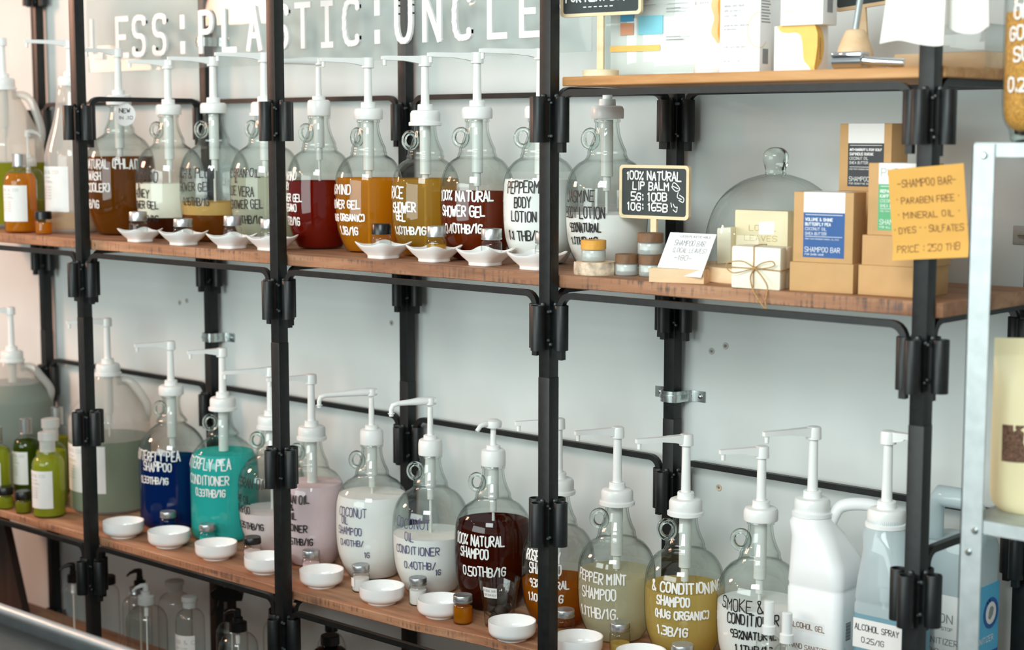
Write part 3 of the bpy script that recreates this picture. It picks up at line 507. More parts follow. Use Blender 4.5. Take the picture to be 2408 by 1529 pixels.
def pump(root, H, cap, top, spout, base, lean=0.):
    """screw cap, stem, head and dip tube as parts of the jug"""
    if cap == 'tall':
        c = MB().lathe([(H - .002, .0285), (H, .0292), (H + .026, .0292), (H + .034, .0275), (H + .037, .0235)], 96, rib=(48, .0007, H + .001, H + .024)).lathe([(H + .036, .0165), (H + .045, .0165), (H + .0465, .0150)], 28)
        ch, cr, sr = .0465, .0165, .0074
    else:
        prof = [(H - .002, .0340), (H, .0348), (H + .018, .0348), (H + .0235, .0325), (H + .0255, .0285)]
        c = MB().lathe(prof, 120, rib=(60, .0009, H - .001, H + .0185))
        if cap == 'flange': c.lathe([(H - .011, .0378), (H - .010, .0390), (H - .003, .0390), (H - .001, .036)], 48)
        c.lathe([(H + .025, .0182), (H + .038, .0178), (H + .0395, .0165)], 32); ch, cr, sr = .0395, .018, .0102
    cp = c.build('pump_cap', 'plastic', root)
    if top is None:
        MB().lathe([(H + ch - .001, .0105), (H + ch + .010, .0105), (H + ch + .011, .009)], 20).build('stem', 'plastic', cp)
    else:
        MB().lathe([(H + ch - .001, sr), (top - .022, sr * .86)], 20).build('stem', 'plastic', cp)
        head_spout({'tall': 'arched'}.get(cap, cap) if spout[2:] == () else spout[2], spout[0], spout[1], top, cp)
    zw = H - (.125 if cap != 'tall' else .078)
    d = MB()
    if cap != 'tall': d.lathe([(zw, .0118), (zw + .001, .0132), (H - .004, .0132)], 24).lathe([(zw - .030, .0082), (zw + .001, .0085)], 20)
    else: d.lathe([(zw - .004, .0120), (zw, .0132), (H - .004, .0125)], 24).lathe([(zw - .034, .0080), (zw - .003, .0082)], 20)
    d.lathe([(.012, .0032), (zw - .029, .0034)], 12); d.build('dip_tube', 'tube', cp)
def make_jug(j):
    H, R, prof = j['H'], j['R'], jug_profile(j['H'], j['R'], j['kind'])
    lab, cat = JUG_LABEL[j['key']]
    r = tag(empty('pump_jug', (j['x'], j['y'], j['z'])), lab, 'pump jug', 'glass pump jugs of soaps and shampoos')
    zf = max([l[0] for l in j['liq']]); zn = [(z, rr - (.0034 if z < H - .085 else .0042)) for z, rr in prof if z > zf + .012]
    MB().lathe(prof, 72, caps=(True, False)).lathe(zn, 60, caps=(False, False)).build('glass_body', 'glass', r, ang=50)
    z0 = .004; inner = [(z, max(.004, rr - .0022)) for z, rr in prof if z > z0 + .002]
    for zl, col in j['liq']:
        seg = [(z0, prof_r(prof, z0) - .0026 if z0 < .01 else prof_r(prof, z0) - .0022)] + [(z, rr) for z, rr in inner if z0 + .001 < z < zl - .001] + [(zl, prof_r(prof, zl) - .0022)]
        MB().lathe(seg, 64).build('liquid', col, r, ang=50); z0 = zl + .0004
    a = j['ring']; d = Vector((math.cos(a), math.sin(a), 0)); zc = H - .045; rc = prof_r(prof, zc) + .0085
    if j['key'] != 'phlai':
        ring = [d * (rc + .0165 * math.cos(t)) + Vector((0, 0, zc + .0185 * math.sin(t))) for t in [2 * PI * k / 28 for k in range(28)]]
        MB().tube(ring, .0060, 14, closed=True).build('finger_ring', 'solid', r)
    b = MB()
    for q, (s, phi, zc, cap, adv) in enumerate(j['text']):
        st, w = text_strokes(s, cap, adv, .07, hash_(j['key']) + q); rr = prof_r(prof, zc)
        ribbons(b, st, j['sw'] * {'white': 1.45, 'black': 1.35, 'purple': 1.5}[j['ink']], lambda u, v: ((prof_r(prof, zc + v) + .0006) * math.cos(phi + u / rr), (prof_r(prof, zc + v) + .0006) * math.sin(phi + u / rr), zc + v))
    b.build('lettering', {'white': 'white', 'black': 'ink', 'purple': 'purple'}[j['ink']], r, smooth=False)
    sp = j['spout']
    if j['key'] == 'natsh': sp = (sp[0], sp[1], 'knob')
    pump(r, H, j['cap'], j['head'], sp, j['z'])
    return r
def hash_(s): return sum(ord(c) * (i + 3) for i, c in enumerate(s))
JUG_LABEL = {
 'phlai': ('round glass pump jug of brown natural phlai body wash with a white round tag', ''), 'avocado': ('glass pump jug of cream over dark liquid lettered avocado honey shower gel', ''),
 'peach': ('glass pump jug lettered peach and plum with a low amber fill', ''), 'ricealoe': ('glass pump jug of pale green rice bran oil and aloe vera shower gel', ''),
 'tamarind': ('glass pump jug of deep red shower gel behind the second front post', ''), 'jasmind': ('glass pump jug of bright orange jasmind shower gel with white lettering', ''),
 'rice': ('glass pump jug of golden rice shower gel with white lettering', ''), 'natgel': ('glass pump jug of red-brown 100% natural shower gel', ''),
 'pepperlotion': ('glass pump jug of white peppermint body lotion with black lettering', ''), 'jaslotion': ('glass jug of white jasmine body lotion without a spout, by the lip balm sign', ''),
 'bpshampoo': ('straight glass pump jug of dark blue butterfly pea shampoo', ''), 'bpcond': ('straight glass pump jug of turquoise butterfly pea conditioner', ''),
 'rbshampoo': ('glass pump jug of pale pink rice bran oil shampoo, less than half full', ''), 'rbcond': ('glass pump jug of pink rice bran oil conditioner filled near the top', ''),
 'cocosh': ('glass pump jug of white coconut oil shampoo with purple lettering', ''), 'cococond': ('glass pump jug of white coconut oil conditioner with purple lettering', ''),
 'natsh': ('glass pump jug of dark brown 100% natural shampoo with a small knob pump', ''), 'rosemary': ('glass pump jug of amber rosemary shampoo behind the third front post', ''),
 'peppersh': ('glass pump jug of pale yellow pepper mint shampoo', ''), 'twoinone': ('glass pump jug of yellow conditioning shampoo lettered hug organic', ''),
 'smoke': ('glass pump jug of white smoke and conditioner lettered 93% natural in black', '')}
for j in JUGS: make_jug(j)
VX, VZ = Vector((1, 0, 0)), Vector((0, 0, 1))
def frame(o=(0, 0, 0), yaw=0, tilt=0):
    """(origin, right, up, out) of an upright face that looks towards the aisle, turned by yaw, leaning back by tilt"""
    u = Vector((math.cos(yaw), math.sin(yaw), 0)); n = Vector((math.sin(yaw), -math.cos(yaw), 0))
    return Vector(o), u, VZ * math.cos(tilt) - n * math.sin(tilt), n * math.cos(tilt) + VZ * math.sin(tilt)
# round tag hanging on the phlai jug
r = tag(empty('round_tag', (-.823, .152, 1.727)), 'round white paper tag lettered new in, hanging on the brown jug neck', 'tag')
ax = frame((0, 0, 0), .55); b = MB().prism([(.031 * math.cos(k * PI / 18), .031 * math.sin(k * PI / 18)) for k in range(36)], 0, .0008, ax); b.build('paper_disc', 'paper', r, ang=30)
b = MB(); flat_text(b, 'NEW', ax, 0, .011, .011, .011, .0022, 'c', .1, .0013); flat_text(b, 'IN .10', ax, .002, -.008, .008, .007, .0014, 'c', .1, .0013); b.build('lettering', 'ink', r, smooth=False)
MB().tube([ax[0] + VZ * .03, Vector((-.012, .02, .052)), Vector((-.05, .056, .058)), Vector((-.10, .068, .056))], .0007, 6).build('string', 'paper', r)

# ------------------------------------------------------------------ white ramekins, little sample bottles, leaf dishes
def bowl_mesh():
    h = .77
    p = [(0, .58), (.01, .63), (.085, .63), (.10, .65), (.15, .80), (.22, .91), (.32, .972), (.45, .993), (h - .02, 1.0), (h, .985), (h + .004, .965), (h - .02, .945), (.55, .935), (.36, .90), (.23, .80), (.17, .58), (.155, .30), (.152, .01)]
    return MB().lathe(spline(p, 3), 56)
BL = ['white ramekin beside the first front post, in front of the big milky jug', 'white ramekin in front of the dark blue butterfly pea jug', 'white ramekin in front of the turquoise butterfly pea jug', 'white ramekin half hidden by the second front post, before the pale pink jug',
      'white ramekin just right of the second front post, before the pink conditioner', 'white ramekin in front of the coconut oil shampoo, by a white sample bottle', 'white ramekin touching the small amber sample bottle', 'white ramekin in front of the ribbed tumbler of dark soap nuts', 'white ramekin just right of the third front post, before the pepper mint jug', 'white ramekin cut by the bottom of the picture, before the yellow shampoo']
b0 = None
for (x, y, R), lab in zip(BOWLS, BL):
    if b0 is None: o = b0 = bowl_mesh().build('ramekin', 'ceramic', ang=60)
    else: o = b0.copy(); C.objects.link(o)
    o.location = (x, y, .566); o.scale = (R, R, R); tag(o, lab, 'bowl', 'white ramekins along the low shelf')
def vial(x, y, z, R, H, cap, liq, level, label, cat='sample bottle', group='sample bottles by the jugs', jar=False, note=False):
    r = tag(empty('sample_bottle', (x, y, z)), label, cat, group); k = .70 if not jar else .62
    p = [(0, R * .86), (.0025, R * .97), (.006, R), (H * (k - .10), R), (H * (k - .03), R * .93), (H * k, R * .80), (H * (k + .03), R * .77), (H * .98, R * .77)]
    MB().lathe(p, 32, caps=(True, False)).build('glass_body', 'glass', r, ang=50)
    if liq: MB().lathe([(.003, R * .80), (.007, R * .93), (min(level, k - .11) * H, R * .93)], 28).build('liquid', liq, r)
    c = MB(); z0, z1 = H * (k + .035), H
    if cap == 'alu': c.lathe([(z0, R * .93), (z0 + .001, R * .99), (z0 + .004, R * 1.0), (z0 + .0045, R * .95), (z0 + .0065, R * .95), (z0 + .007, R * .97), (z1 - .0015, R * .97), (z1, R * .93), (z1 - .0008, R * .85)], 96, rib=(48, .0006, z0 + .0068, z1 - .002))
    else: c.lathe([(z0, R * .98), (z1 - .002, R * .98), (z1, R * .92)], 96, rib=(48, .0008, z0, z1 - .003))
    c.build('cap', cap, r)
    if note:
        rf = lambda zz: R; MB().patch(rf, -2.6, -1.5, H * .22, H * .55).build('paper_label', 'label', r)
    return r
VL = [('alu', 'blue', .5, 'silver-capped sample bottle in front of the dark blue jug, behind a bowl'), ('alu', 'teal', .5, 'silver-capped turquoise sample bottle in front of the turquoise jug'), ('black', 'palepink', .45, 'black-capped sample bottle of pale pink shampoo by the second front post'),
      ('alu', 'pink', .5, 'silver-capped sample bottle in front of the pink conditioner jug'), ('alu', 'white', .5, 'silver-capped sample bottle with a paper label before the coconut shampoo'), ('alu', 'white', .55, 'silver-capped white sample bottle before the coconut oil conditioner'),
      ('alu', 'orange', .58, 'silver-capped amber sample bottle at the shelf front beside a bowl'), ('alu', 'foamamber', .2, 'silver-capped sample bottle right of the third front post, before the amber jug'), ('alu', 'yellow', .33, 'silver-capped sample bottle in front of the pepper mint shampoo'), ('alu', None, .3, 'silver sample bottle cap at the bottom edge before the yellow shampoo')]
for (x, y, R), (cap, liq, lv, lab) in zip(VIALS, VL): vial(x, y, .566, R, .066, cap, liq, lv, lab, note='paper label' in lab)
def dish_mesh():
    b = MB(); n = 64
    def ring(half, z, corner=0, wav=0, rnd=5.0, zc=0):
        out = []
        for k in range(n):
            t = 2 * PI * k / n; c, s = math.cos(t), math.sin(t); q = (abs(c) ** rnd + abs(s) ** rnd) ** (-1 / rnd); w = (.5 - .5 * math.cos(4 * t)) ** 2
            rr = half * q * (1 + corner * w); out.append((rr * c, rr * s, z + zc * w - wav * (.5 + .5 * math.cos(4 * t)) * .5 + wav * .12 * math.sin(8 * t + .6)))
        return out
    R = [ring(.0285, 0), ring(.0305, .002), ring(.030, .006), ring(.0325, .0095, 0, 0, 4), ring(.042, .019, .03, .001, 3.6), ring(.0495, .0275, .09, .003, 3.2, .003), ring(.0525, .0315, .12, .004, 3, .0055), ring(.0530, .0330, .12, .004, 3, .0060), ring(.0515, .0335, .11, .004, 3, .0060), ring(.047, .0275, .09, .003, 3.2, .004), ring(.038, .0165, .03, .001, 3.6), ring(.029, .0105, 0, 0, 4), ring(.012, .0096)]
    vs = [p for r_ in R for p in r_]; fs = [(j * n + i, j * n + (i + 1) % n, (j + 1) * n + (i + 1) % n, (j + 1) * n + i) for j in range(len(R) - 1) for i in range(n)] + [tuple(range(n - 1, -1, -1)), tuple((len(R) - 1) * n + i for i in range(n))]
    return b.add(vs, fs)
DL = ['white leaf-edged dish before the brown phlai jug', 'white leaf-edged dish before the avocado honey jug', 'white leaf-edged dish before the peach and plum jug', 'white leaf-edged dish partly behind the second front post', 'white leaf-edged dish holding the black-capped jar', 'white leaf-edged dish before the golden rice jug', 'white leaf-edged dish before the red-brown natural jug', 'white leaf-edged dish partly behind the third front post']
d0 = None
for (x, y, w, f), lab in zip(DISHES, DL):
    if d0 is None: o = d0 = dish_mesh().build('leaf_dish', 'ceramic', ang=60)
    else: o = d0.copy(); C.objects.link(o)
    s = w / .146; o.location = (x, y, 1.389); o.scale = (s, s, s); o.rotation_euler.z = random.Random(lab).uniform(-.06, .06); tag(o, lab, 'dish', 'white leaf-edged dishes on the middle shelf')
JL = [('alu', 'foamamber', .18, 'silver-capped jar in the dish before the brown phlai jug'), ('alu', 'cream', .3, 'silver-capped jar of cream in the dish before the avocado jug'), ('alu', None, 0, 'empty silver-capped jar in the dish before the peach and plum jug'), ('alu', 'red', .3, 'silver-capped jar with red liquid beside the second front post'),
      ('black', 'paleyellow', .22, 'black-capped clear jar in the dish before the orange jug'), ('alu', 'gold', .42, 'silver-capped jar of golden liquid in the dish before the rice jug'), ('alu', None, .2, 'empty silver-capped jar in the dish before the red-brown jug'), ('alu', 'white', .4, 'silver-capped jar of white lotion beside the third front post')]
for (x, y, R, H), (cap, liq, lv, lab), (dx, dy, dw, df) in zip(DISH_JARS, JL, DISHES): vial(x, y, 1.389 + .0098 * dw / .146, R, H, cap, liq, lv, lab, 'jar', 'little jars in the leaf dishes', jar=True)

# ------------------------------------------------------------------ ribbed tumbler with dark soap nuts
r = tag(empty('tumbler', (.575, .150, .566)), 'clear ribbed tumbler with a small paper sticker, before the dark brown shampoo', 'tumbler')
p = [(0, .030), (.002, .0325), (.03, .0345), (.085, .043), (.088, .0445), (.110, .0475)]
MB().lathe(p + [(.1105, .0470), (.110, .0462)] + [(z, q - .0022) for z, q in p[::-1] if z > .008] + [(.008, .002)], 80, rib=(40, .0009, .004, .080)).build('glass_body', 'glass', r, ang=50)
MB().patch(lambda z: .0475 - (.11 - z) * .16, -1.75, -.95, .074, .098).build('sticker', 'label', r)
b = MB(); rf = lambda z: .0475 - (.11 - z) * .16 + .001
for i, s in enumerate(('NATURAL BAR', 'FOR SHAVER')):
    st, w = text_strokes(s, .005, .0034, .1, i); zc = .091 - i * .010; ribbons(b, st, .0006, lambda u, v: (rf(zc + v) * math.cos(-1.0 + u / .045), rf(zc + v) * math.sin(-1.0 + u / .045), zc + v))
b.build('lettering', 'greyink', r, smooth=False)
rng = random.Random(4)
for k in range(9):
    a = k * 2.4; rr = .0 if k == 8 else .019; z = .019 + .021 * (k // 3)
    b = MB(); R = .0125 + rng.uniform(0, .003)
    b.lathe([(-R, .001), (-R * .8, R * .55), (-R * .35, R * .92), (.2 * R, R * (1 + rng.uniform(-.06, .06))), (R * .7, R * .68), (R, .001)], 16)
    o = b.build('soap_nut', 'darkstuff'); o.location = (.575 + (rr * math.cos(a)) * (.8 if k < 8 else 0), .150 + rr * math.sin(a) * (.8 if k < 8 else 0), .566 + z + .0); o.rotation_euler = (rng.uniform(-1, 1), rng.uniform(-1, 1), 0)
    tag(o, 'dark round soap nut lying inside the ribbed tumbler', 'soap nut', 'soap nuts in the tumbler')

# ------------------------------------------------------------------ milky plastic jugs
def milky(name, x, y, z, R, H, zb, liq, level, head, az, L, hz, label, mat='hdpe', lab=None, handle=True):
    r = tag(empty(name, (x, y, z)), label, 'jug', 'milky plastic jugs')
    prof = spline([(0, R * .90), (.010, R * .98), (.025, R), (zb * .55, R), (zb * .97, R * .995), (zb + (H - zb) * .18, R * .93), (zb + (H - zb) * .6, R * .60), (H - .02, .040), (H - .006, .034), (H + .012, .032)], 6)
    MB().lathe(prof, 64, caps=(True, False)).build('body', mat, r, ang=50)
    if liq: MB().lathe([(.004, R * .88)] + [(q, w + .0004) for q, w in prof if .012 < q < level - .002] + [(level, prof_r(prof, level) + .0004), (level + .0003, prof_r(prof, level) - .004)], 56).build('liquid', liq, r)
    if handle:
        d = Vector((math.cos(hz), math.sin(hz), 0)); zc = H - .035
        b = MB().tube([d * a + VZ * c for a, c in spline([(.028, H - .028), (.062, H - .028), (.088, H - .055), (R * .96, zb + (H - zb) * .30), (R * .90, zb + .004)], 5)], .0125, 14)
        b.build('handle', mat, r)
    pump(r, H, 'flange' if R > .1 else 'wide', head, (az, L), z)
    if lab: lab(r, prof)
    return r
def paper_band(f0, f1, z0, z1, lines=()):
    def fn(r, prof):
        rf = lambda z: prof_r(prof, z); q = MB().patch(rf, f0, f1, z0, z1, .0009).build('paper_label', 'label', r); b = MB()
        for s, f, z, cap, adv, w in lines:
            st, W_ = text_strokes(s, cap, adv, .0, 1); R = rf(z); ribbons(b, [[(u + W_, v) for u, v in t] for t in st], w, lambda u, v: ((rf(z + v) + .0014) * math.cos(f + u / R), (rf(z + v) + .0014) * math.sin(f + u / R), z + v))
        if lines: b.build('lettering', 'greyink', q, smooth=False)
    return fn
def shop_label(f0, z1, h, R):
    """lines of a small product label: shop name, subtitle, rule, small print"""
    k = h / .11; w = .6 / R * .06
    return [('OB & CO', f0 + .25 * w / .6, z1 - .014 * k, .0075 * k, .0085 * k, .0007), ('BODY CARE', f0 + .3 * w / .6, z1 - .027 * k, .003 * k, .0034 * k, .0004), ('NATURAL', f0 + .28 * w / .6, z1 - .037 * k, .005 * k, .006 * k, .0005)] + [('WATER OIL HONEY', f0 + .2 * w / .6, z1 - (.050 + .007 * i) * k, .0025 * k, .0026 * k, .00035) for i in range(5)]
milky('plastic_jug', -1.559, .225, 1.389, .116, .43, .24, 'olive', .198, .578, -2.0, .11, .75, 'big milky jug of olive liquid at the far left of the middle shelf')
milky('plastic_bottle', -1.165, .205, 1.389, .080, .426, .205, 'peach', .060, .556, -1.93, .128, 1.0, 'milky cone-shouldered bottle with a long white label behind the first front post', lab=paper_band(-2.3, -.75, .062, .192, [(s, f, z, c, a, w) for s, f, z, c, a, w in shop_label(-2.15, .192, .13, .08)]), handle=False)
milky('plastic_jug', -1.624, .262, .566, .124, .401, .26, 'grey', .325, .565, -1.95, .11, .75, 'big milky jug of grey liquid at the far left of the low shelf', lab=paper_band(-2.4, -1.35, .10, .23))
milky('plastic_jug', -1.099, .262, .566, .119, .409, .26, 'greygreen', .215, .569, -1.9, .118, .75, 'big milky jug of grey-green liquid with a paper label behind the first front post', lab=paper_band(-2.25, -.72, .066, .205, [(s, f, z, c, a, w) for s, f, z, c, a, w in shop_label(-2.1, .205, .139, .119)]))
# square jugs at the right end of the low shelf
def square_jug(name, x, y, z, hw, H, neck, mat, label, head, spout, az_h=None, liq=None, level=0, seam=.23):
    r = tag(empty(name, (x, y, z)), label, 'jug'); nx, ny = neck; n = 8
    def sec(zz, h, rc, t=0, b=None):
        return [(u + nx * t, v + ny * t, zz) for u, v in rrect(-h, -h, h, h, rc, n)]
    S = [sec(0, hw * .93, hw * .3), sec(.008, hw, hw * .32), sec(seam, hw, hw * .32), sec(seam + .004, hw * .975, hw * .32), sec(seam + .010, hw * .975, hw * .32), sec(seam + .014, hw * 1.0, hw * .34), sec(seam + .05, hw * .96, hw * .45, .1), sec(seam + .10, hw * .78, hw * .55, .55), sec(H - .022, .043, .0425, 1), sec(H - .010, .036, .0355, 1), sec(H + .01, .034, .0335, 1)]
    m = len(S[0]); b = MB().add([p for s in S for p in s], [(j * m + i, j * m + (i + 1) % m, (j + 1) * m + (i + 1) % m, (j + 1) * m + i) for j in range(len(S) - 1) for i in range(m)] + [tuple(range(m - 1, -1, -1))])
    b.build('body', mat, r, ang=45)
    if liq:
        S = [[(a * 1.004, c * 1.004, zz) for a, c, zz in s] for s in (sec(.005, hw * .93, hw * .3), sec(.012, hw, hw * .32), sec(level, hw, hw * .32))]
        MB().add([p for s in S for p in s], [(j * m + i, j * m + (i + 1) % m, (j + 1) * m + (i + 1) % m, (j + 1) * m + i) for j in range(2) for i in range(m)] + [tuple(range(m - 1, -1, -1)), tuple(2 * m + i for i in range(m))]).build('liquid', liq, r, ang=45)
    if az_h is not None:
        d = Vector((math.cos(az_h), math.sin(az_h), 0)); o = Vector((nx, ny, 0))
        MB().tube(spline([tuple(o + d * a + VZ * c) for a, c in ((.030, H - .045), (.042, H - .010), (.058, H + .010), (.100, H + .014), (.128, H + .004), (.134, H - .04), (.122, seam + .06))], 5), .0125, 14, rs=None).build('handle', mat, r)
    pr = empty('pump', (nx, ny, 0)); pr.parent = r
    pump(pr, H, 'flange', head, spout, z)
    for c in kids(pr): c.parent = r; c.location = (nx, ny, 0)
    bpy.data.objects.remove(pr); return r
M['hdpewhite'] = plain('white jug plastic', '#f4f5f4', .38, var=.01, sss=.1)
M['hdpeblue'] = thin_glass('bluish jug plastic', '#dce9ec', '#b3c6cb', .06, .5, '#dfeaec')
j1 = square_jug('sanitizer_jug', 1.392, .212, .566, .062, .379, (-.033, -.012), 'hdpewhite', 'white opaque square jug of alcohol gel with handle and taped labels', .545, (-1.98, .115), .62)
j2 = square_jug('spray_jug', 1.545, .190, .566, .056, .385, (-.018, .0), 'hdpeblue', 'bluish see-through square jug of alcohol spray beside the fourth front post', .558, (.15, .066), None, 'skyblue', .215)
def face(hw): return (Vector((0, -hw, 0)), VX, VZ, Vector((0, -1, 0))), (Vector((hw, 0, 0)), Vector((0, 1, 0)), VZ, VX)
fa, fb = face(.062)
q = MB().rect(fa, -.052, .150, .030, .172).rect(fa, -.052, .108, .046, .130).rect(fa, -.02, .070, .036, .094); q = q.build('tape_label', 'label', j1, smooth=False)
b = MB(); flat_text(b, 'ALCOHOL GEL', fa, -.046, .161, .010, .0072, .0014, 'l', .06); flat_text(b, 'HAND SANITIZER', fa, -.046, .119, .009, .0066, .0013, 'l', .06); flat_text(b, '0.5/1G', fa, -.004, .083, .009, .007, .0013, 'l', .06); b.build('lettering', 'brownink', q, smooth=False)
q = MB()
for k in range(16): q.rect(fb, -.036, .1405 + k * .0022, -.018, .1405 + k * .0022 + (.0012 if k % 3 else .0017))
q.build('barcode', 'pbar', j1, smooth=False)
q = MB()
for k in range(9): q.rect(fb, -.006, .130 + k * .0052, .018 + .012 * ((k * 7) % 3) / 2, .1318 + k * .0052)
q.build('printed_text', 'pcyan', j1, smooth=False)
q = MB(); ribbons(q, [spline([(-.040, .128), (-.030, .112), (-.012, .104), (.02, .101), (.05, .104)], 5)], .0012, lambda u, v: fb[0] + fb[1] * u + VZ * v + VX * .0006)
for u0 in (-.030, -.014, .004, .022): q.add([fb[0] + fb[1] * (u0 + a) + VZ * (.104 - c) + VX * .0007 for a, c in ((0, 0), (.004, .006), (.005, .014), (.003, .022), (-.001, .014), (-.002, .006))], [tuple(range(6))])
q.build('leaf_print', 'pleaf', j1, smooth=False)
fa, fb = face(.056)
q = MB().rect(fa, -.050, .150, .052, .206, .0009).build('paper_label', 'label', j2, smooth=False)
b = MB(); flat_text(b, 'ALCOHOL SPRAY', fa, 0, .190, .011, .0072, .0014, 'c', .05, .0013); flat_text(b, '0.25/1G', fa, -.008, .166, .010, .007, .0013, 'c', .05, .0013); b.build('lettering', 'ink', q, smooth=False)
# large sanitizer can behind the rack end
r = tag(empty('sanitizer_can', (1.612, .318, .566), 0), 'pale tall can of hand spray with a blue label, seen behind the galvanised stand', 'can')
S = [rrect(-h, -h, h, h, .02, 6) for h in (.056, .060, .060, .056)]
m = len(S[0]); b = MB().add([(u, v, z) for s, z in zip(S, (0, .006, .33, .345)) for u, v in s], [(j * m + i, j * m + (i + 1) % m, (j + 1) * m + (i + 1) % m, (j + 1) * m + i) for j in range(3) for i in range(m)] + [tuple(range(m - 1, -1, -1)), tuple(3 * m + i for i in range(m))])
b.build('body', 'hdpeblue', r, ang=45)
MB().tube([(-.045, -.02, .34), (-.045, -.02, .40), (-.03, -.02, .425), (.03, -.02, .425), (.045, -.02, .40), (.045, -.02, .34)], .021, 14).build('handle', 'hdpeblue', r)
fa, fb = face(.060)
MB().rect(fb, -.05, .05, .052, .262).build('blue_label', 'pcyan', r, smooth=False)
MB().rect(fa, -.052, .05, .05, .245).build('white_label', 'label', r, smooth=False)
q = MB().rect(fb, -.05, .112, .052, .130, .0006).rect(fa, -.052, .100, .05, .116, .0006); q.build('stripe', 'pnavy', r, smooth=False)
q = MB(); ribbons(q, [[(.018 + .026 * math.cos(t), .205 + .026 * math.sin(t)) for t in [2 * PI * k / 28 for k in range(29)]]], .008, lambda u, v: fb[0] + fb[1] * u + VZ * v + VX * .0012); q.build('ring_emblem', 'pnavy', r, smooth=False)
q = MB().prism([(.018 + .022 * math.cos(k * PI / 12), .205 + .022 * math.sin(k * PI / 12)) for k in range(24)], .0004, .0008, fb); q.build('emblem_disc', 'label', r, smooth=False)
q = MB().prism([(.008, .196), (.016, .192), (.026, .20), (.030, .212), (.022, .218), (.014, .216), (.010, .208)], .0009, .0011, fb); q.build('emblem_hand', 'greyink', r, smooth=False)
b = MB(); flat_text(b, 'SANITIZER', fb, -.044, .156, .011, .0085, .0016, lift=.0009); flat_text(b, 'SPRAY', fb, -.040, .121, .009, .008, .0013, lift=.0011); flat_text(b, 'FOR HANDS', fb, -.040, .085, .006, .0055, .0009, lift=.0009); b.build('white_lettering', 'white', r, smooth=False)
b = MB(); flat_text(b, 'ON E', fa, -.005, .20, .016, .014, .002, lift=.0009); flat_text(b, 'STOP', fa, .0, .18, .006, .006, .001, lift=.0009); flat_text(b, 'SANITIZER', fa, -.040, .155, .011, .0085, .0016, lift=.0009); flat_text(b, 'ALCOHOL HAND', fa, -.045, .135, .008, .0065, .001, lift=.0009); b.build('grey_lettering', 'greyink', r, smooth=False)

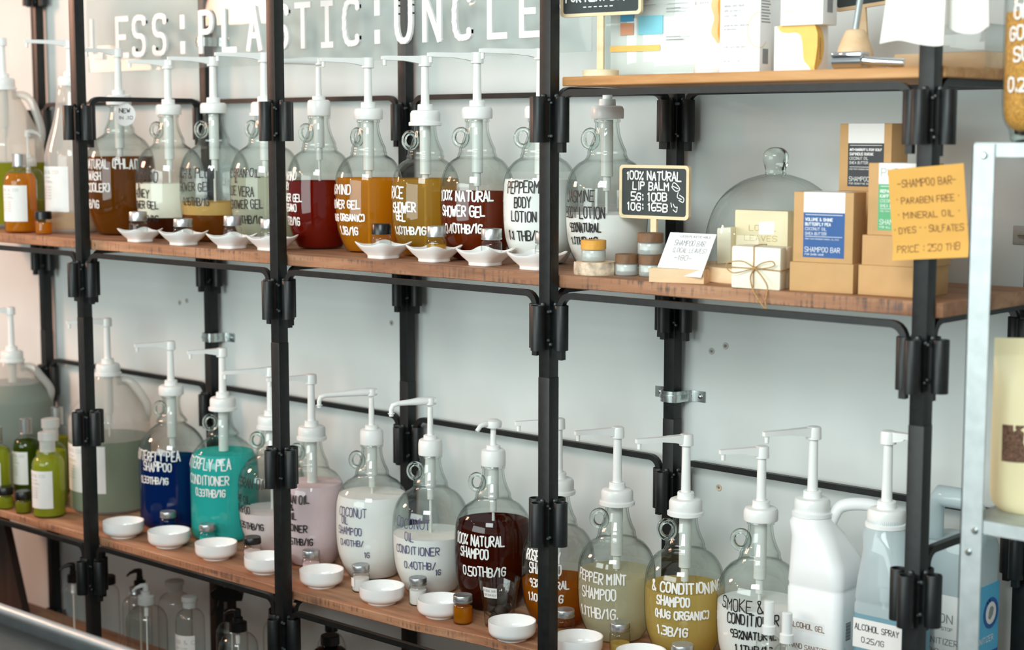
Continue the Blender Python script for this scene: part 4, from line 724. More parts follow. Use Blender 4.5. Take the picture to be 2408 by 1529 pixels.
# ------------------------------------------------------------------ small shop bottles at the left
def boston(x, y, z, R, hb, H, mat, liq, level, cap, label, f=None, lab=None, rn=.013, cat='bottle', group=None, az=-2.0, name='round_bottle', shoulder=.75, dip=True):
    r = tag(empty(name, (x, y, z)), label, cat, group); hs = hb + R * shoulder
    p = [(0, R * .88), (.003, R * .97), (.007, R), (hb * .6, R), (hb, R)] + [(hb + R * shoulder * math.sin(t), rn + (R - rn) * math.cos(t)) for t in (.35, .7, 1.0, 1.25, 1.45)] + [(hs + .004, rn), (hs + .02, rn)]
    MB().lathe(p, 44, caps=(True, False)).build('glass_body', mat, r, ang=50)
    if liq: MB().lathe([(.004, R * .84)] + [(zz, q - .0018) for zz, q in p if .006 < zz < level - .002] + [(level, prof_r(p, level) - .0018)], 40).build('liquid', liq, r)
    zc = hs + .006; hc = H - zc
    if cap == 'alu': MB().lathe([(zc, rn * 1.2), (zc + .002, rn * 1.28), (zc + .005, rn * 1.28), (zc + .006, rn * 1.22), (H - .001, rn * 1.22), (H, rn * 1.15)], 80, rib=(40, .0005, zc + .007, H - .003)).build('cap', 'alu', r)
    elif cap == 'black': MB().lathe([(zc, rn * 1.3), (H - .002, rn * 1.3), (H, rn * 1.2)], 80, rib=(40, .0007, zc, H - .004)).build('cap', 'black', r)
    elif cap == 'disc': MB().lathe([(zc, rn * 1.35), (zc + hc * .58, rn * 1.35), (zc + hc * .60, rn * 1.6), (H - .002, rn * 1.6), (H, rn * 1.45)], 40).build('cap', 'clearplastic', r)
    elif cap in ('pumpblack', 'pumpclear'):
        mt = 'black' if cap == 'pumpblack' else 'clearplastic'; zc2 = zc + .024
        c = MB().lathe([(zc, rn * 1.35), (zc2 - .002, rn * 1.35), (zc2, rn * 1.2), (zc2 + .001, rn * .8), (zc2 + .012, rn * .75)], 72, rib=(36, .0006, zc, zc2 - .003)).build('pump_collar', mt, r)
        d = Vector((math.cos(az), math.sin(az), 0)); b = MB().lathe([(zc2 + .010, .0035), (H - .018, .0035)], 12).lathe([(H - .019, .009), (H - .006, .0085), (H, .0075)], 20)
        b.tube([d * a + VZ * c_ for a, c_ in ((.0, H - .005), (.014, H - .004), (.028, H - .009), (.038, H - .018))], .005, 10, rs=[.008, .0065, .0045, .003]); b.build('pump_head', mt, c)
        MB().lathe([(.012, .0022), (hs - .03, .0024), (hs - .029, .0065), (zc, .0068)], 12).build('dip_tube', 'tube', c)
    elif cap == 'trigger':
        zc2 = zc + .028; c = MB().lathe([(zc, rn * 1.35), (zc2, rn * 1.3), (zc2 + .006, rn * .8), (H - .03, rn * .8)], 72, rib=(36, .0006, zc, zc2 - .003)).build('collar', 'black', r)
        d = Vector((math.cos(az), math.sin(az), 0)); n = Vector((-d.y, d.x, 0)); a = (VZ * 0, d, VZ, n)
        MB().prism([(-.030, H - .034), (.020, H - .036), (.052, H - .026), (.056, H - .010), (.040, H), (-.012, H - .002), (-.034, H - .016)], -.0105, .0105, a).build('sprayer_head', 'black', c)
        MB().prism([(.034, H - .030), (.044, H - .028), (.046, H - .048), (.056, H - .074), (.050, H - .076), (.038, H - .052)], -.007, .007, a).build('trigger', 'black', c)
        MB().lathe([(.012, .0022), (zc, .0024)], 10).build('dip_tube', 'tube', c)
    elif cap == 'mist':
        MB().lathe([(zc, rn * 1.25), (zc + .016, rn * 1.25), (zc + .018, rn * .95), (H - .001, rn * .9), (H, rn * .75)], 32).build('spray_cap', 'plastic', r); MB().lathe([(.01, .0015), (zc, .0016)], 8).build('dip_tube', 'tube', r)
    if lab: lab(r, p)
    return r
def band(f0, f1, z0, z1, R): return paper_band(f0, f1, z0, z1, shop_label(f0 + .12, z1, z1 - z0, R))
SB = 'small labelled shop bottles'
boston(-1.247, .080, 1.389, .046, .148, .228, 'glass', 'orange', .172, 'alu', 'labelled round bottle of orange liquid with silver cap, middle shelf left end', lab=band(-2.3, -.15, .034, .138, .046), rn=.0165, group=SB)
boston(-1.336, .165, 1.389, .045, .150, .296, 'glass', 'olive', .09, 'pumpclear', 'clear bottle with a frosted lotion pump behind the orange bottle', rn=.017, az=.9, group=SB)
vial(-1.127, .078, 1.389, .0238, .066, 'black', 'orange', .55, 'black-capped little jar of amber liquid beside the orange bottle', 'jar', 'black-capped little jars', jar=True)
boston(-1.140, .076, .566, .0465, .150, .248, 'glass', 'lime', .172, 'disc', 'labelled round bottle of lime green liquid with frosted cap, nearest its post', lab=band(-2.45, -.32, .030, .140, .0465), rn=.0165, group=SB)
boston(-1.262, .165, .566, .0455, .155, .262, 'glass', 'lime', .165, 'disc', 'frosted-capped green bottle standing behind the lime green one', rn=.0165, group=SB)
boston(-1.373, .150, .566, .041, .165, .252, 'glass', 'dkgreen', .185, 'alu', 'labelled dark green bottle with silver cap at the low shelf left end', lab=band(-2.5, -.5, .055, .155, .041), rn=.0150, group=SB)
boston(-1.398, .275, .566, .036, .180, .268, 'glass', 'olive', .175, 'alu', 'silver-capped green bottle in front of the two milky jugs of the low shelf', rn=.0150, group=SB)
boston(-1.395, .062, .566, .040, .150, .235, 'glass', 'lime', .17, 'alu', 'green bottle cut by the left edge of the picture', lab=band(-2.5, -.3, .03, .13, .040), rn=.0150, group=SB)
vial(-1.228, .045, .566, .0235, .066, 'black', 'olive', .5, 'black-capped little jar of green liquid beside the lime bottle', 'jar', 'black-capped little jars', jar=True)
vial(-1.318, .040, .566, .0235, .066, 'black', 'lime', .55, 'black-capped little green jar at the left edge of the picture', 'jar', 'black-capped little jars', jar=True)
for x, y, H, lab in ((1.315, .122, .205, 'left one of two clear mist sprays before the alcohol gel jug'), (1.372, .098, .198, 'right one of two clear mist sprays before the alcohol gel jug')):
    boston(x, y, .566, .0245, .115, H, 'glass', None, 0, 'mist', lab, rn=.011, group='mist sprays', name='mist_spray', cat='spray bottle')

# ------------------------------------------------------------------ empty bottles on the bottom shelf
E_ = 'empty bottles on the bottom shelf'; ze = .11
def eb(x, y, zc, R, cap, lab, rn=.013, mat='glass', az=-2.0, extra=None, cone=False, hcap=None, lb=None):
    sh = 1.6 if cone else .8; hs = zc - .006 - ze; hb = hs - R * sh
    top = {'alu': .022, 'black': .024, 'disc': .030, 'pumpblack': .058, 'pumpclear': .056, 'trigger': .090}[cap]
    boston(x, y, ze, R, hb, hs + .006 + top, mat, None, 0, cap, lab, rn=rn, group=E_, az=az, shoulder=sh, lab=lb)
eb(-1.22, .2, .327, .034, 'pumpblack', 'empty clear bottle with black lotion pump left of the first front post')
eb(-1.046, .2, .354, .038, 'black', 'empty clear bottle with a big black cap beside the first front post', rn=.021)
eb(-.985, .275, .336, .034, 'pumpblack', 'empty clear bottle with black lotion pump behind the silver-capped one')
eb(-.862, .170, .362, .036, 'alu', 'empty clear bottle with silver cap behind the frosted pump bottle')
eb(-.707, .1, .380, .057, 'pumpclear', 'empty clear bottle with frosted lotion pump, under the blue jug', rn=.017)
eb(-.835, .29, .354, .050, 'disc', 'empty clear bottle with frosted cap by the back wall', rn=.0175)
eb(-.577, .15, .385, .040, 'disc', 'empty clear bottle with a white paper label', rn=.014, lb=band(-2.4, -.35, .06, .205, .040))
eb(-.515, .245, .340, .044, 'trigger', 'empty clear bottle with a glossy black trigger sprayer', rn=.017, az=-2.35)
eb(-.33, .12, .376, .052, 'pumpblack', 'empty clear bottle with black lotion pump left of the second front post', rn=.0175, az=-2.6)
eb(-.435, .335, .340, .036, 'trigger', 'black trigger sprayer bottle behind the lotion pump by the second post', rn=.015, az=-.6)
eb(-.245, .215, .365, .036, 'black', 'small black-capped clear bottle behind the second front post', rn=.0125)
eb(-.058, .2, .378, .053, 'black', 'black glass bottle with black cap under the coconut shampoo', rn=.0185, mat='darkglass')
eb(-.205, .335, .352, .042, 'black', 'clear cone-shouldered bottle with black cap right of the second front post', rn=.013, cone=True)
# ------------------------------------------------------------------ lip balm corner
r = tag(empty('wood_slice', (.902, .086, 1.389)), 'round birch slice with bark under the bamboo-lidded jar', 'wood slice')
rng = random.Random(2); b = MB(); n = 40; ks = [1 + rng.uniform(-.04, .05) for _ in range(n)]
vs = [(.0425 * ks[k] * (1 + (.02 if z in (.008, .018) else 0) * (1 if k % 3 else -1)) * math.cos(2 * PI * k / n), .0425 * ks[k] * math.sin(2 * PI * k / n), z) for z in (0, .008, .018, .026) for k in range(n)]
b.add(vs, [(j * n + i, j * n + (i + 1) % n, (j + 1) * n + (i + 1) % n, (j + 1) * n + i) for j in range(3) for i in range(n)]).build('bark', 'bark', r)
MB().lathe([(.0262, .0002), (.0262, .040), (.0258, .0405)], 40, caps=(False, False)).build('sawn_top', 'pine', r)
def balm(x, y, z, R, lid, lab):
    r = tag(empty('balm_jar', (x, y, z)), lab, 'jar', 'frosted lip balm jars'); h = .044
    MB().lathe([(0, R * .86), (.002, R * .95), (.004, R * .97), (h * .50, R * .97), (h * .54, R * .93), (h * .62, R * .86)], 40).build('glass_body', 'frost', r, ang=50)
    MB().lathe([(.010, R * .84), (h * .50, R * .84)], 32).build('balm', 'white', r)
    MB().lathe([(h * .57, R * .99), (h * .575, R), (h - .0012, R), (h, R * .97)], 48).build('lid', lid, r)
balm(.900, .082, 1.4155, .0262, 'bamboo', 'frosted balm jar with orange bamboo lid on the birch slice')
balm(.970, .103, 1.389, .0235, 'walnut', 'frosted balm jar with walnut lid right of the birch slice')
balm(1.0195, .119, 1.389, .0245, 'walnut', 'walnut-lidded balm jar under another, half behind the card')
balm(1.0185, .1185, 1.4332, .0262, 'walnut', 'walnut-lidded balm jar standing on top of another jar')
def chalk_sign(name, x, y, z, w, h, zb, rz, lab, texts, doodle=None, base=True, frame_mat='pale', stem=True, tilt=0):
    """framed chalk board; zb = height of its lower edge above the foot"""
    r = tag(empty(name, (x, y, z), rz), lab, 'sign'); r.rotation_euler.y = tilt; a = (Vector((0, 0, zb)), VX, VZ, Vector((0, -1, 0)))
    outer = rrect(-w / 2, 0, w / 2, h, .009, 6); inner = rrect(-w / 2 + .0065, .0065, w / 2 - .0065, h - .0065, .006, 6); n = len(outer)
    b = MB(); o, u, v, wv = a; vs = [o + u * p + v * q + wv * d for d in (-.004, .004) for ring in (outer, inner) for p, q in ring]
    fs = []
    for i in range(n):
        k = (i + 1) % n; fs += [(2 * n + i, 2 * n + k, 3 * n + k, 3 * n + i), (k, i, n + i, n + k), (i, k, 2 * n + k, 2 * n + i), (n + k, n + i, 3 * n + i, 3 * n + k)]
    b.add(vs, fs).build('frame', frame_mat, r, smooth=False)
    q = MB().prism(inner, -.0035, .0022, a).build('chalk_panel', 'board', r, smooth=False); b = MB()
    for s, uu, vv, cap, adv, sw, al in texts: flat_text(b, s, a, uu, vv, cap, adv, sw, al, .07, .0029, hash_(s))
    for st in doodle or (): ribbons(b, [spline(st, 5)], .0021, lambda p, t: o + u * p + v * t + wv * .0029)
    b.build('lettering', 'chalk', q, smooth=False)
    if stem: MB().box((-.0075, -.0035, .012), (.0075, .0035, zb + .001), .0008).build('stem', frame_mat, r)
    if base: MB().lathe([(0, .0355), (.001, .0365), (.012, .0365), (.013, .0355)], 48).build('foot', frame_mat, r)
chalk_sign('chalk_sign', .987, .172, 1.389, .178, .110, .113, 0, 'framed chalk sign lettered 100% natural lip balm with prices', [('100% NATURAL', -.070, .088, .0165, .0118, .0031, 'l'), ('LIP BALM', -.054, .067, .0155, .0120, .0031, 'l'), ('5G: 100B', -.058, .045, .0155, .0118, .0031, 'l'), ('10G: 165B', -.068, .024, .0150, .0118, .0031, 'l')],
           [[(.046, .066), (.050, .075), (.058, .072), (.066, .062), (.056, .058), (.046, .066)], [(.049, .068), (.062, .063)], [(.062, .056), (.060, .046), (.070, .042)], [(.066, .050), (.076, .044), (.074, .036), (.064, .040)], [(.044, .034), (.046, .026)], [(.050, .032), (.054, .026), (.058, .026)], [(.050, .020), (.058, .016), (.060, .026)]])
chalk_sign('chalk_sign', .937, .056, 1.7893, .19, .12, .120, .12, 'framed chalk sign on a round foot lettered for next buying', [('FOR NEXT BUYING', -.082, .0375, .0155, .0118, .0036, 'l')], [[(-.040 + .0125 * k, .0185), (-.034 + .0125 * k, .0185)] for k in range(6)])
# card in a beech block
r = tag(empty('card_holder', (1.094, .016, 1.389), math.radians(17)), 'beech block holding the white shampoo bar price card', 'card holder')
MB().prism([(0, 0), (.040, 0), (.040, .020), (.023, .027), (.0205, .012), (.0175, .012), (.014, .027), (0, .027)], 0, .112, (Vector(), Vector((0, 1, 0)), VZ, VX)).build('block', 'pine', r, ang=20)
r = tag(empty('price_card', (1.094, .0355, 1.4035)), 'white price card reading shampoo bar local leaves 180', 'card')
a = frame((0, 0, 0), math.radians(2), math.radians(33)); MB().prism([(0, 0), (.108, -.002), (.108, .094), (0, .094)], -.0004, .0004, a).build('card', 'paper', r, smooth=False)
b = MB(); flat_text(b, 'LESS:PLASTIC:ABLE', a, .028, .086, .0040, .0042, .0007); flat_text(b, 'SHAMPOO BAR', a, .020, .071, .0115, .0066, .0009, jit=.06); flat_text(b, '(LOCAL LEAVES)', a, .022, .055, .0095, .0056, .0009, jit=.06); flat_text(b, '-180-', a, .030, .038, .0110, .0088, .0010, jit=.06); b.build('lettering', 'pbar', r, smooth=False)
# ------------------------------------------------------------------ soaps under a glass dome
CX_, CY_ = 1.246, .222
o = MB().lathe([(0, .146), (.002, .148), (.028, .148), (.030, .146)], 72).build('serving_board', 'pine'); o.location = (CX_, CY_, 1.389); tag(o, 'round pale wooden board under the glass dome', 'board')
r = tag(empty('glass_dome', (CX_, CY_, 1.419)), 'clear glass dome with a round knob over the soap bars', 'glass dome')
MB().lathe(spline([(0, .137), (.03, .1365), (.07, .133), (.11, .120), (.14, .099), (.163, .068), (.175, .035), (.178, .020)], 6) + [(.180, .019)], 80, caps=(False, False)).build('dome', 'glass', r, ang=50)
MB().lathe(spline([(.178, .021), (.182, .0205), (.187, .0205), (.195, .0225), (.208, .0255), (.220, .0235), (.229, .013), (.231, .001)], 4), 40).build('knob', 'solid', r)
M['stamp'] = plain('stamped soap', '#cdb985', .6)
def soap(name, x, y, z, w, t, h, rz, mat, lab, group='bars of soap', text=(), lean=0):
    r = tag(empty(name, (x, y, z), rz), lab, 'soap', group); r.rotation_euler.x = lean
    rng = random.Random(int(x * 1000)); b = MB().box((-w / 2, 0, 0), (w / 2, t, h), min(w, t, h) * .13); b.v = [(p[0] + .0012 * math.sin(p[2] * 90 + p[1] * 40), p[1], p[2] + .0010 * math.sin(p[0] * 110)) for p in b.v]
    b.build('bar', mat, r)
    if text:
        q = MB(); a = (Vector((0, 0, 0)), VX, VZ, Vector((0, -1, 0)))
        for s, u, v, cap, adv in text: flat_text(q, s, a, u, v, cap, adv, .0010, 'c', 0, .0008)
        q.build('stamped_letters', 'stamp', r, smooth=False)
    return r
soap('soap_bar', 1.225, .205, 1.419, .118, .030, .107, .10, 'soap', 'upright cream soap bar stamped local leaves shampoo under the dome', text=(('LOCAL', .004, .072, .0105, .0125), ('LEAVES', .000, .052, .0105, .0125), ('SHAMPOO', .000, .031, .0105, .0125)))
soap('soap_bar', 1.305, .262, 1.419, .090, .030, .105, .35, 'soap', 'cream soap bar behind the stamped one under the dome')
soap('soap_bar', 1.160, .172, 1.419, .030, .026, .072, .25, 'soap2', 'narrow pale soap piece at the left side under the dome')
soap('soap_bar', 1.336, .0225, 1.389, .096, .034, .079, math.radians(14), 'soap2', 'front ivory soap bar of the pair tied with twine')
soap('soap_bar', 1.3268, .0602, 1.389, .094, .030, .078, math.radians(14), 'soap2', 'rear ivory soap bar of the pair tied with twine')
r = tag(empty('twine_bow', (1.336, .0225, 1.389), math.radians(14)), 'jute twine tied in a bow round two ivory soap bars', 'twine')
q = MB(); lo = -.0022
loop = [(-.003, lo, .0), (-.003, lo, .0800), (-.003, .03, .0812), (-.003, .0655, .0800), (-.003, .0668, .04), (-.003, .0660, -.0)]
q.tube([(-.003, lo, .003), (-.003, lo, .0802), (-.003, .032, .0812), (-.003, .0665, .080), (-.003, .0668, .005)], .0011, 7)
q.tube([(-.0500, .030, .040), (-.0500, lo, .040), (0, lo - .0006, .039), (.0498, lo, .036), (.0500, .030, .037), (.0490, .0668, .038), (-.0490, .0668, .041), (-.0500, .030, .040)], .0011, 7)
q.build('wrap', 'twine', r)
q = MB()
for pts in ([(0, -.003, .040), (-.020, -.012, .052), (-.046, -.014, .050), (-.052, -.013, .040), (-.038, -.012, .030), (-.012, -.007, .036), (0, -.003, .040)], [(0, -.003, .040), (.016, -.010, .050), (.036, -.012, .054), (.040, -.010, .046), (.018, -.008, .040), (0, -.003, .040)]): q.tube(spline(pts, 5), .0011, 7)
q.tube(spline([(0, -.004, .040), (-.006, -.010, .022), (.004, -.016, -.004), (.024, -.018, -.030), (.038, -.016, -.046)], 5), .0015, 7)
q.tube(spline([(0, -.004, .040), (.016, -.010, .026), (.029, -.014, .006), (.027, -.018, -.022), (.034, -.018, -.044)], 5), .0013, 7)
q.lathe([(-.003, .001), (-.002, .003), (0, .0036), (.002, .003), (.003, .001)], 10, at=(0, -.004, .040)); q.build('bow', 'twine', r)
# ------------------------------------------------------------------ kraft boxes of shampoo bars
K_ = 'kraft shampoo bar boxes'
def kraft(x, y, z, w, d, h, rz, lab, art=None):
    r = tag(empty('kraft_box', (x, y, z), rz), lab, 'box', K_); MB().box((0, 0, 0), (w, d, h), .0012).build('carton', 'kraft', r, ang=20)
    a = (Vector((0, 0, 0)), VX, VZ, Vector((0, -1, 0)))
    if art:
        col, lines, foot, brand = art; x0, x1, y0, ys, y1 = w * .17, w * .86, h * .07, h * .71, h
        q = MB().rect(a, x0, ys, x1, y1).add([(x0, -.0003, h + .0003), (x1, -.0003, h + .0003), (x1, d, h + .0003), (x0, d, h + .0003)], [(0, 1, 2, 3)]); q.build('white_band', 'label', r, smooth=False)
        p = MB().rect(a, x0, y0, x1, ys).build('colour_label', col, r, smooth=False); b = MB(); k = w / .117; u = x0 + .004
        b.rect(a, u, ys - .0045, x1 - .004, ys - .0035, .0006).rect(a, u, y0 + .0375 * k, x1 - .004, y0 + .0383 * k, .0006)
        for i, s in enumerate(lines): flat_text(b, s, a, u, ys - (.0125 + .0085 * i) * k, (.0050 if len(s) < 18 else .0042) * k, min(.0039 * k, (x1 - u - .004) / len(s)), (.0011 if i < 2 else .0006) * k)
        flat_text(b, 'FREE FROM PARABENS MINERAL OIL DYES', a, u, y0 + .0335 * k, .0022 * k, .0019 * k, .0003); flat_text(b, 'SHAMPOO BAR', a, u, y0 + .0145 * k, .0085 * k, .0064 * k, .0009 * k); flat_text(b, foot, a, u, y0 + .0055 * k, .0032 * k, .0029 * k, .0005 * k)
        b.build('lettering', 'white', p, smooth=False)
        if brand: b = MB(); flat_text(b, brand, a, u + .001, ys + .020, .015, .0125, .0010); b.build('brand_lettering', 'greyink', r, smooth=False)
    return r
kraft(1.396, .045, 1.389, .124, .115, .0535, math.radians(8), 'flat kraft box lying under the blue-labelled shampoo box')
kraft(1.398, .052, 1.4427, .118, .054, .128, math.radians(6), 'upright kraft box with blue shampoo bar label', ('pblue', ('VOLUME & SHINE', 'BUTTERFLY PEA', 'COCONUT OIL', 'SHEA BUTTER'), 'FOR DARK HAIR', None))
kraft(1.527, .066, 1.389, .124, .110, .0535, math.radians(5), 'flat kraft box at the bottom right, behind the fourth front post')
kraft(1.531, .070, 1.4427, .124, .104, .0535, math.radians(4), 'flat kraft box lying under the green-labelled shampoo box')
kraft(1.536, .078, 1.4964, .118, .054, .128, math.radians(4), 'upright kraft box with green label half behind the yellow note', ('pgreen', ('REPAIR & SOFT', 'KAFFIR LIME', 'COCONUT OIL', 'SHEA BUTTER'), 'FOR ALL HAIR', 'PURE'))
kraft(1.401, .196, 1.389, .118, .090, .1798, 0, 'large kraft box standing behind the blue-labelled shampoo box')
kraft(1.402, .200, 1.569, .112, .058, .126, math.radians(-2), 'upright kraft box with black label standing highest at the back', ('pdark', ('ANTI-DANDRUFF & ITCHY SCALP', 'SAPINDUS RARAK', 'COCONUT OIL', 'SHEA BUTTER'), 'FOR SENSITIVE SCALP', None))
# yellow note on the post
r = tag(empty('paper_note', (1.646, -.0178, 1.461), 0), 'yellow handwritten shampoo bar note stuck on the fourth front post', 'note')
du, dv = Vector((.140, 0, .0130)), Vector((-.0160, 0, .154)); nn = 14; q = MB(); fy = lambda u, v: -.004 * abs(u - .45) ** 1.5 * 2 - .006 * max(0, .12 - v) * 8
def npt(u, v, l=0): p = du * u + dv * v; return Vector((p.x, fy(u, v) - l, p.z))
for l, fl in ((0.0006, 0), (0, 1)):
    vs = [npt(i / nn, j / nn, l) for j in range(nn + 1) for i in range(nn + 1)]; fs = [(j * (nn + 1) + i, j * (nn + 1) + i + 1, (j + 1) * (nn + 1) + i + 1, (j + 1) * (nn + 1) + i) for j in range(nn) for i in range(nn)]
    q.add(vs, [f[::-1] for f in fs] if fl else fs)
q.build('paper', 'yellowpaper', r)
b = MB(); A_ = math.atan2(.0130, .14)
for s, u, v, cap, adv, al in (('-SHAMPOO BAR-', .50, .835, .0125, .0085, 'c'), ('* PARABEN FREE *', .50, .645, .0100, .0074, 'c'), ('* MINERAL OIL *', .50, .480, .0100, .0078, 'c'), ('* DYES * * SULFATES *', .52, .325, .0100, .0066, 'c'), ('PRICE : 250 THB', .47, .120, .0110, .0078, 'c')):
    st, w = text_strokes(s, cap, adv, .09, hash_(s)); ribbons(b, [[((p + w / 2) / .14 + u, t / .154 + v) for p, t in k_] for k_ in st], 1e-9, lambda p, t: npt(p, t, .0012)) if 0 else None
    for k_ in st:
        ribbons(b, [[(p + w / 2 + u * .14, t + v * .154) for p, t in k_]], .0012, lambda p, t: npt(p / .14, t / .154, .0012))
b.build('lettering', 'brownink', r, smooth=False)

# ------------------------------------------------------------------ things on the high shelf
ZT = 1.7893
r = tag(empty('poster_stand', (.905, .128, ZT), math.radians(9)), 'clear acrylic stand with a printed sheet about reef-safe sunscreen', 'poster stand')
a = (Vector((0, 0, 0)), VX, VZ, Vector((0, -1, 0)))
MB().box((-.012, -.0035, .004), (.225, -.0015, .30), .0005).box((-.012, .0015, .004), (.225, .0035, .30), .0005).box((-.012, -.03, 0), (.225, .03, .003), .0008).build('holder', 'glass', r, ang=20)
sh = MB().box((.0, -.001, .006), (.215, .001, .297)).build('sheet', 'paper', r, smooth=False); L_ = .0040
for nm, mt, rs in (('photo', 'psea', [(.024, .112, .054, .134), (.205, .168, .228, .21)]), ('photo', 'psea2', [(.065, .085, .121, .122)]), ('photo', 'pskin', [(.024, .085, .054, .109)]), ('photo', 'pchart', [(.024, .150, .066, .19)]), ('band', 'pyellow', [(.0, .052, .115, .064)])):
    q = MB(); [q.rect(a, min(u0, .215), v0, min(u1, .215), v1, L_) for u0, v0, u1, v1 in rs]; q.build(nm, mt, sh, smooth=False)
q = MB(); rng = random.Random(9)
for v in [.072, .078, .128, .134, .144, .156, .166, .176, .186, .196, .206, .216, .226, .238, .25, .262]:
    u0 = .06 if v > .14 else .128
    for u in (u0, .13 if v > .14 else .128): q.rect(a, u, v, u + rng.uniform(.03, .055), v + .0022, L_)
q.build('printed_lines', 'pgrey', sh, smooth=False)
q = MB(); [q.rect(a, u, v, u + .006, v + .006, L_) for u in (.083, .142) for v in (.153, .174, .185, .196, .207, .218)]; q.build('cross_marks', 'pred', sh, smooth=False)
q = MB(); q.prism([(.024, .150), (.050, .150), (.062, .19), (.048, .19)], L_, L_ + .0003, a); q.build('photo', 'pskin', sh, smooth=False)
def carton(x, y, w, d, h, rz, lab, name='carton_box', z=ZT, grp=None):
    r = tag(empty(name, (x, y, z), rz), lab, 'box', grp); MB().box((0, 0, 0), (w, d, h), .0009).build('carton', 'paper', r, ang=20); return r, (Vector((0, 0, 0)), VX, VZ, Vector((0, -1, 0))), (Vector((w, 0, 0)), Vector((0, 1, 0)), VZ, VX)
SG = 'white sunscreen packs'
r = tag(empty('sunscreen_tube', (1.180, .088, ZT)), 'white sunscreen tube with an orange blob standing on its cap', 'tube', SG)
el = [(.033 * math.cos(k * PI / 24), .024 * math.sin(k * PI / 24)) for k in range(48)]
q = MB(); S = [[(u * s, v * t, z) for u, v in el] for z, s, t in ((0, .96, .96), (.002, 1, 1), (.046, 1, 1), (.0465, .97, .97), (.048, .97, .97), (.0485, 1.02, 1.02), (.12, 1.03, .9), (.19, 1.05, .45), (.215, 1.06, .06))]
q.add([p for s in S for p in s], [(j * 48 + i, j * 48 + (i + 1) % 48, (j + 1) * 48 + (i + 1) % 48, (j + 1) * 48 + i) for j in range(len(S) - 1) for i in range(48)] + [tuple(range(47, -1, -1))]); q.build('tube_body', 'plastic', r, ang=50)
def elf(u, v):   # point on the tube front for arc u and height v
    w = -PI / 2 + .55 + u / .031; t = 1.0 if v < .0485 else 1.02 - max(0, v - .12) * 3.4; return (.0335 * math.cos(w) * 1.03, .0247 * math.sin(w) * t * .985 - .0005, v)
for nm, mt, k in (('orange_blob', 'ppeach', 1.0), ('orange_blob', 'porange', .55)):
    q = MB(); cols = 10; rows = 16; vs = []
    for j in range(rows + 1):
        v = .058 + .096 * j / rows; t = j / rows; wl = .020 * (math.sin(PI * min(max(t, .04), .97)) ** .35) * (1 + .22 * math.sin(t * 9 + .4)); u1 = .024
        for i in range(cols + 1): p = elf(u1 - wl * (1.25 if k == 1 else .6) * (1 - i / cols), v); vs.append((p[0] * (1.004 if k == 1 else 1.012), p[1] * (1.02 if k == 1 else 1.035), p[2]))
    q.add(vs, [(j * (cols + 1) + i, j * (cols + 1) + i + 1, (j + 1) * (cols + 1) + i + 1, (j + 1) * (cols + 1) + i) for j in range(rows) for i in range(cols)]); q.build(nm, mt, r, smooth=False)
q = MB()
for s, v in (('SPF 50 PA+++', .134), ('PHYSICAL', .158)):
    st, w = text_strokes(s, .005, .0042, 0, 0); ribbons(q, [[(p - .006, t + v) for p, t in k_] for k_ in st], .0006, lambda u, t: Vector(elf(u, t)) * 1 + Vector((0, -.0012, 0)))
q.build('lettering', 'greyink', r, smooth=False)
def thin_arc(q, a, cu, cv, R, t0, t1, w=.0010): ribbons(q, [[(cu + R * math.cos(math.radians(t0 + (t1 - t0) * k / 24)), cv + R * .0 + R * 1.25 * math.sin(math.radians(t0 + (t1 - t0) * k / 24))) for k in range(25)]], w, lambda u, v: a[0] + a[1] * u + a[2] * v + a[3] * .0008)
def barcode(a, u0, v0, w, h, r):
    q = MB(); [q.rect(a, u0 + k * w / 11, v0, u0 + k * w / 11 + (.0012 if k % 3 else .0008), v0 + h) for k in range(11)]; q.build('barcode', 'pbar', r, smooth=False)
r, a, c = carton(1.222, .060, .088, .042, .175, math.radians(2), 'white sunscreen box with a thin orange ring, lettered physical sunscreen', grp=SG)
q = MB(); [flat_text(q, s, a, .010, v, cap, adv, sw) for s, v, cap, adv, sw in (('PHYSICAL', .150, .0060, .0050, .0011), ('SUNSCREEN', .141, .0060, .0050, .0011), ('BROAD SPECTRUM', .124, .0036, .0031, .0005), ('SPF 50 PA+++', .115, .0036, .0031, .0005), ('UVA / UVB', .106, .0036, .0031, .0005), ('WATER AND SWEAT RESISTANT', .088, .0026, .0022, .0004), ('NO WHITENING', .081, .0026, .0022, .0004), ('FOR FACE AND BODY', .048, .0034, .0030, .0004), ('50 ML / 1.7 OZ', .022, .0028, .0026, .0004))]
for k in range(14): q.rect(c, .004, .092 + k * .0055, .036 - (k % 3) * .003, .0942 + k * .0055)
q.build('lettering', 'greyink', r, smooth=False); barcode(c, .010, .016, .020, .028, r)
q = MB(); thin_arc(q, a, .088, .078, .026, 90, 270); thin_arc(q, c, 0, .078, .026, -90, -40); q.build('orange_ring', 'pyellow', r, smooth=False)
r, a, c = carton(1.337, .070, .084, .050, .083, math.radians(3), 'lower white box of two with a large yellow drop print', grp=SG)
def drop(al, pts, nm, mt): q = MB().prism(pts, .0003, .0006, al); q.build(nm, mt, r, smooth=False)
drop(a, spline([(.006, .083), (.014, .073), (.028, .070), (.046, .070), (.056, .062), (.060, .040), (.062, .022), (.070, .012), (.084, .005), (.084, .083), (.006, .083)], 4)[:-1], 'yellow_drop', 'pyellow')
drop(c, spline([(0, .083), (.018, .080), (.030, .066), (.034, .045), (.028, .022), (.014, .008), (0, .005), (0, .083)], 4)[:-1], 'yellow_drop', 'pyellow')
q = MB(); flat_text(q, 'SUNSCREEN', (c[0], VZ, Vector((0, -1, 0)), VX), .022, -.020, .004, .0044, .0006); q.build('lettering', 'brownink', r, smooth=False)
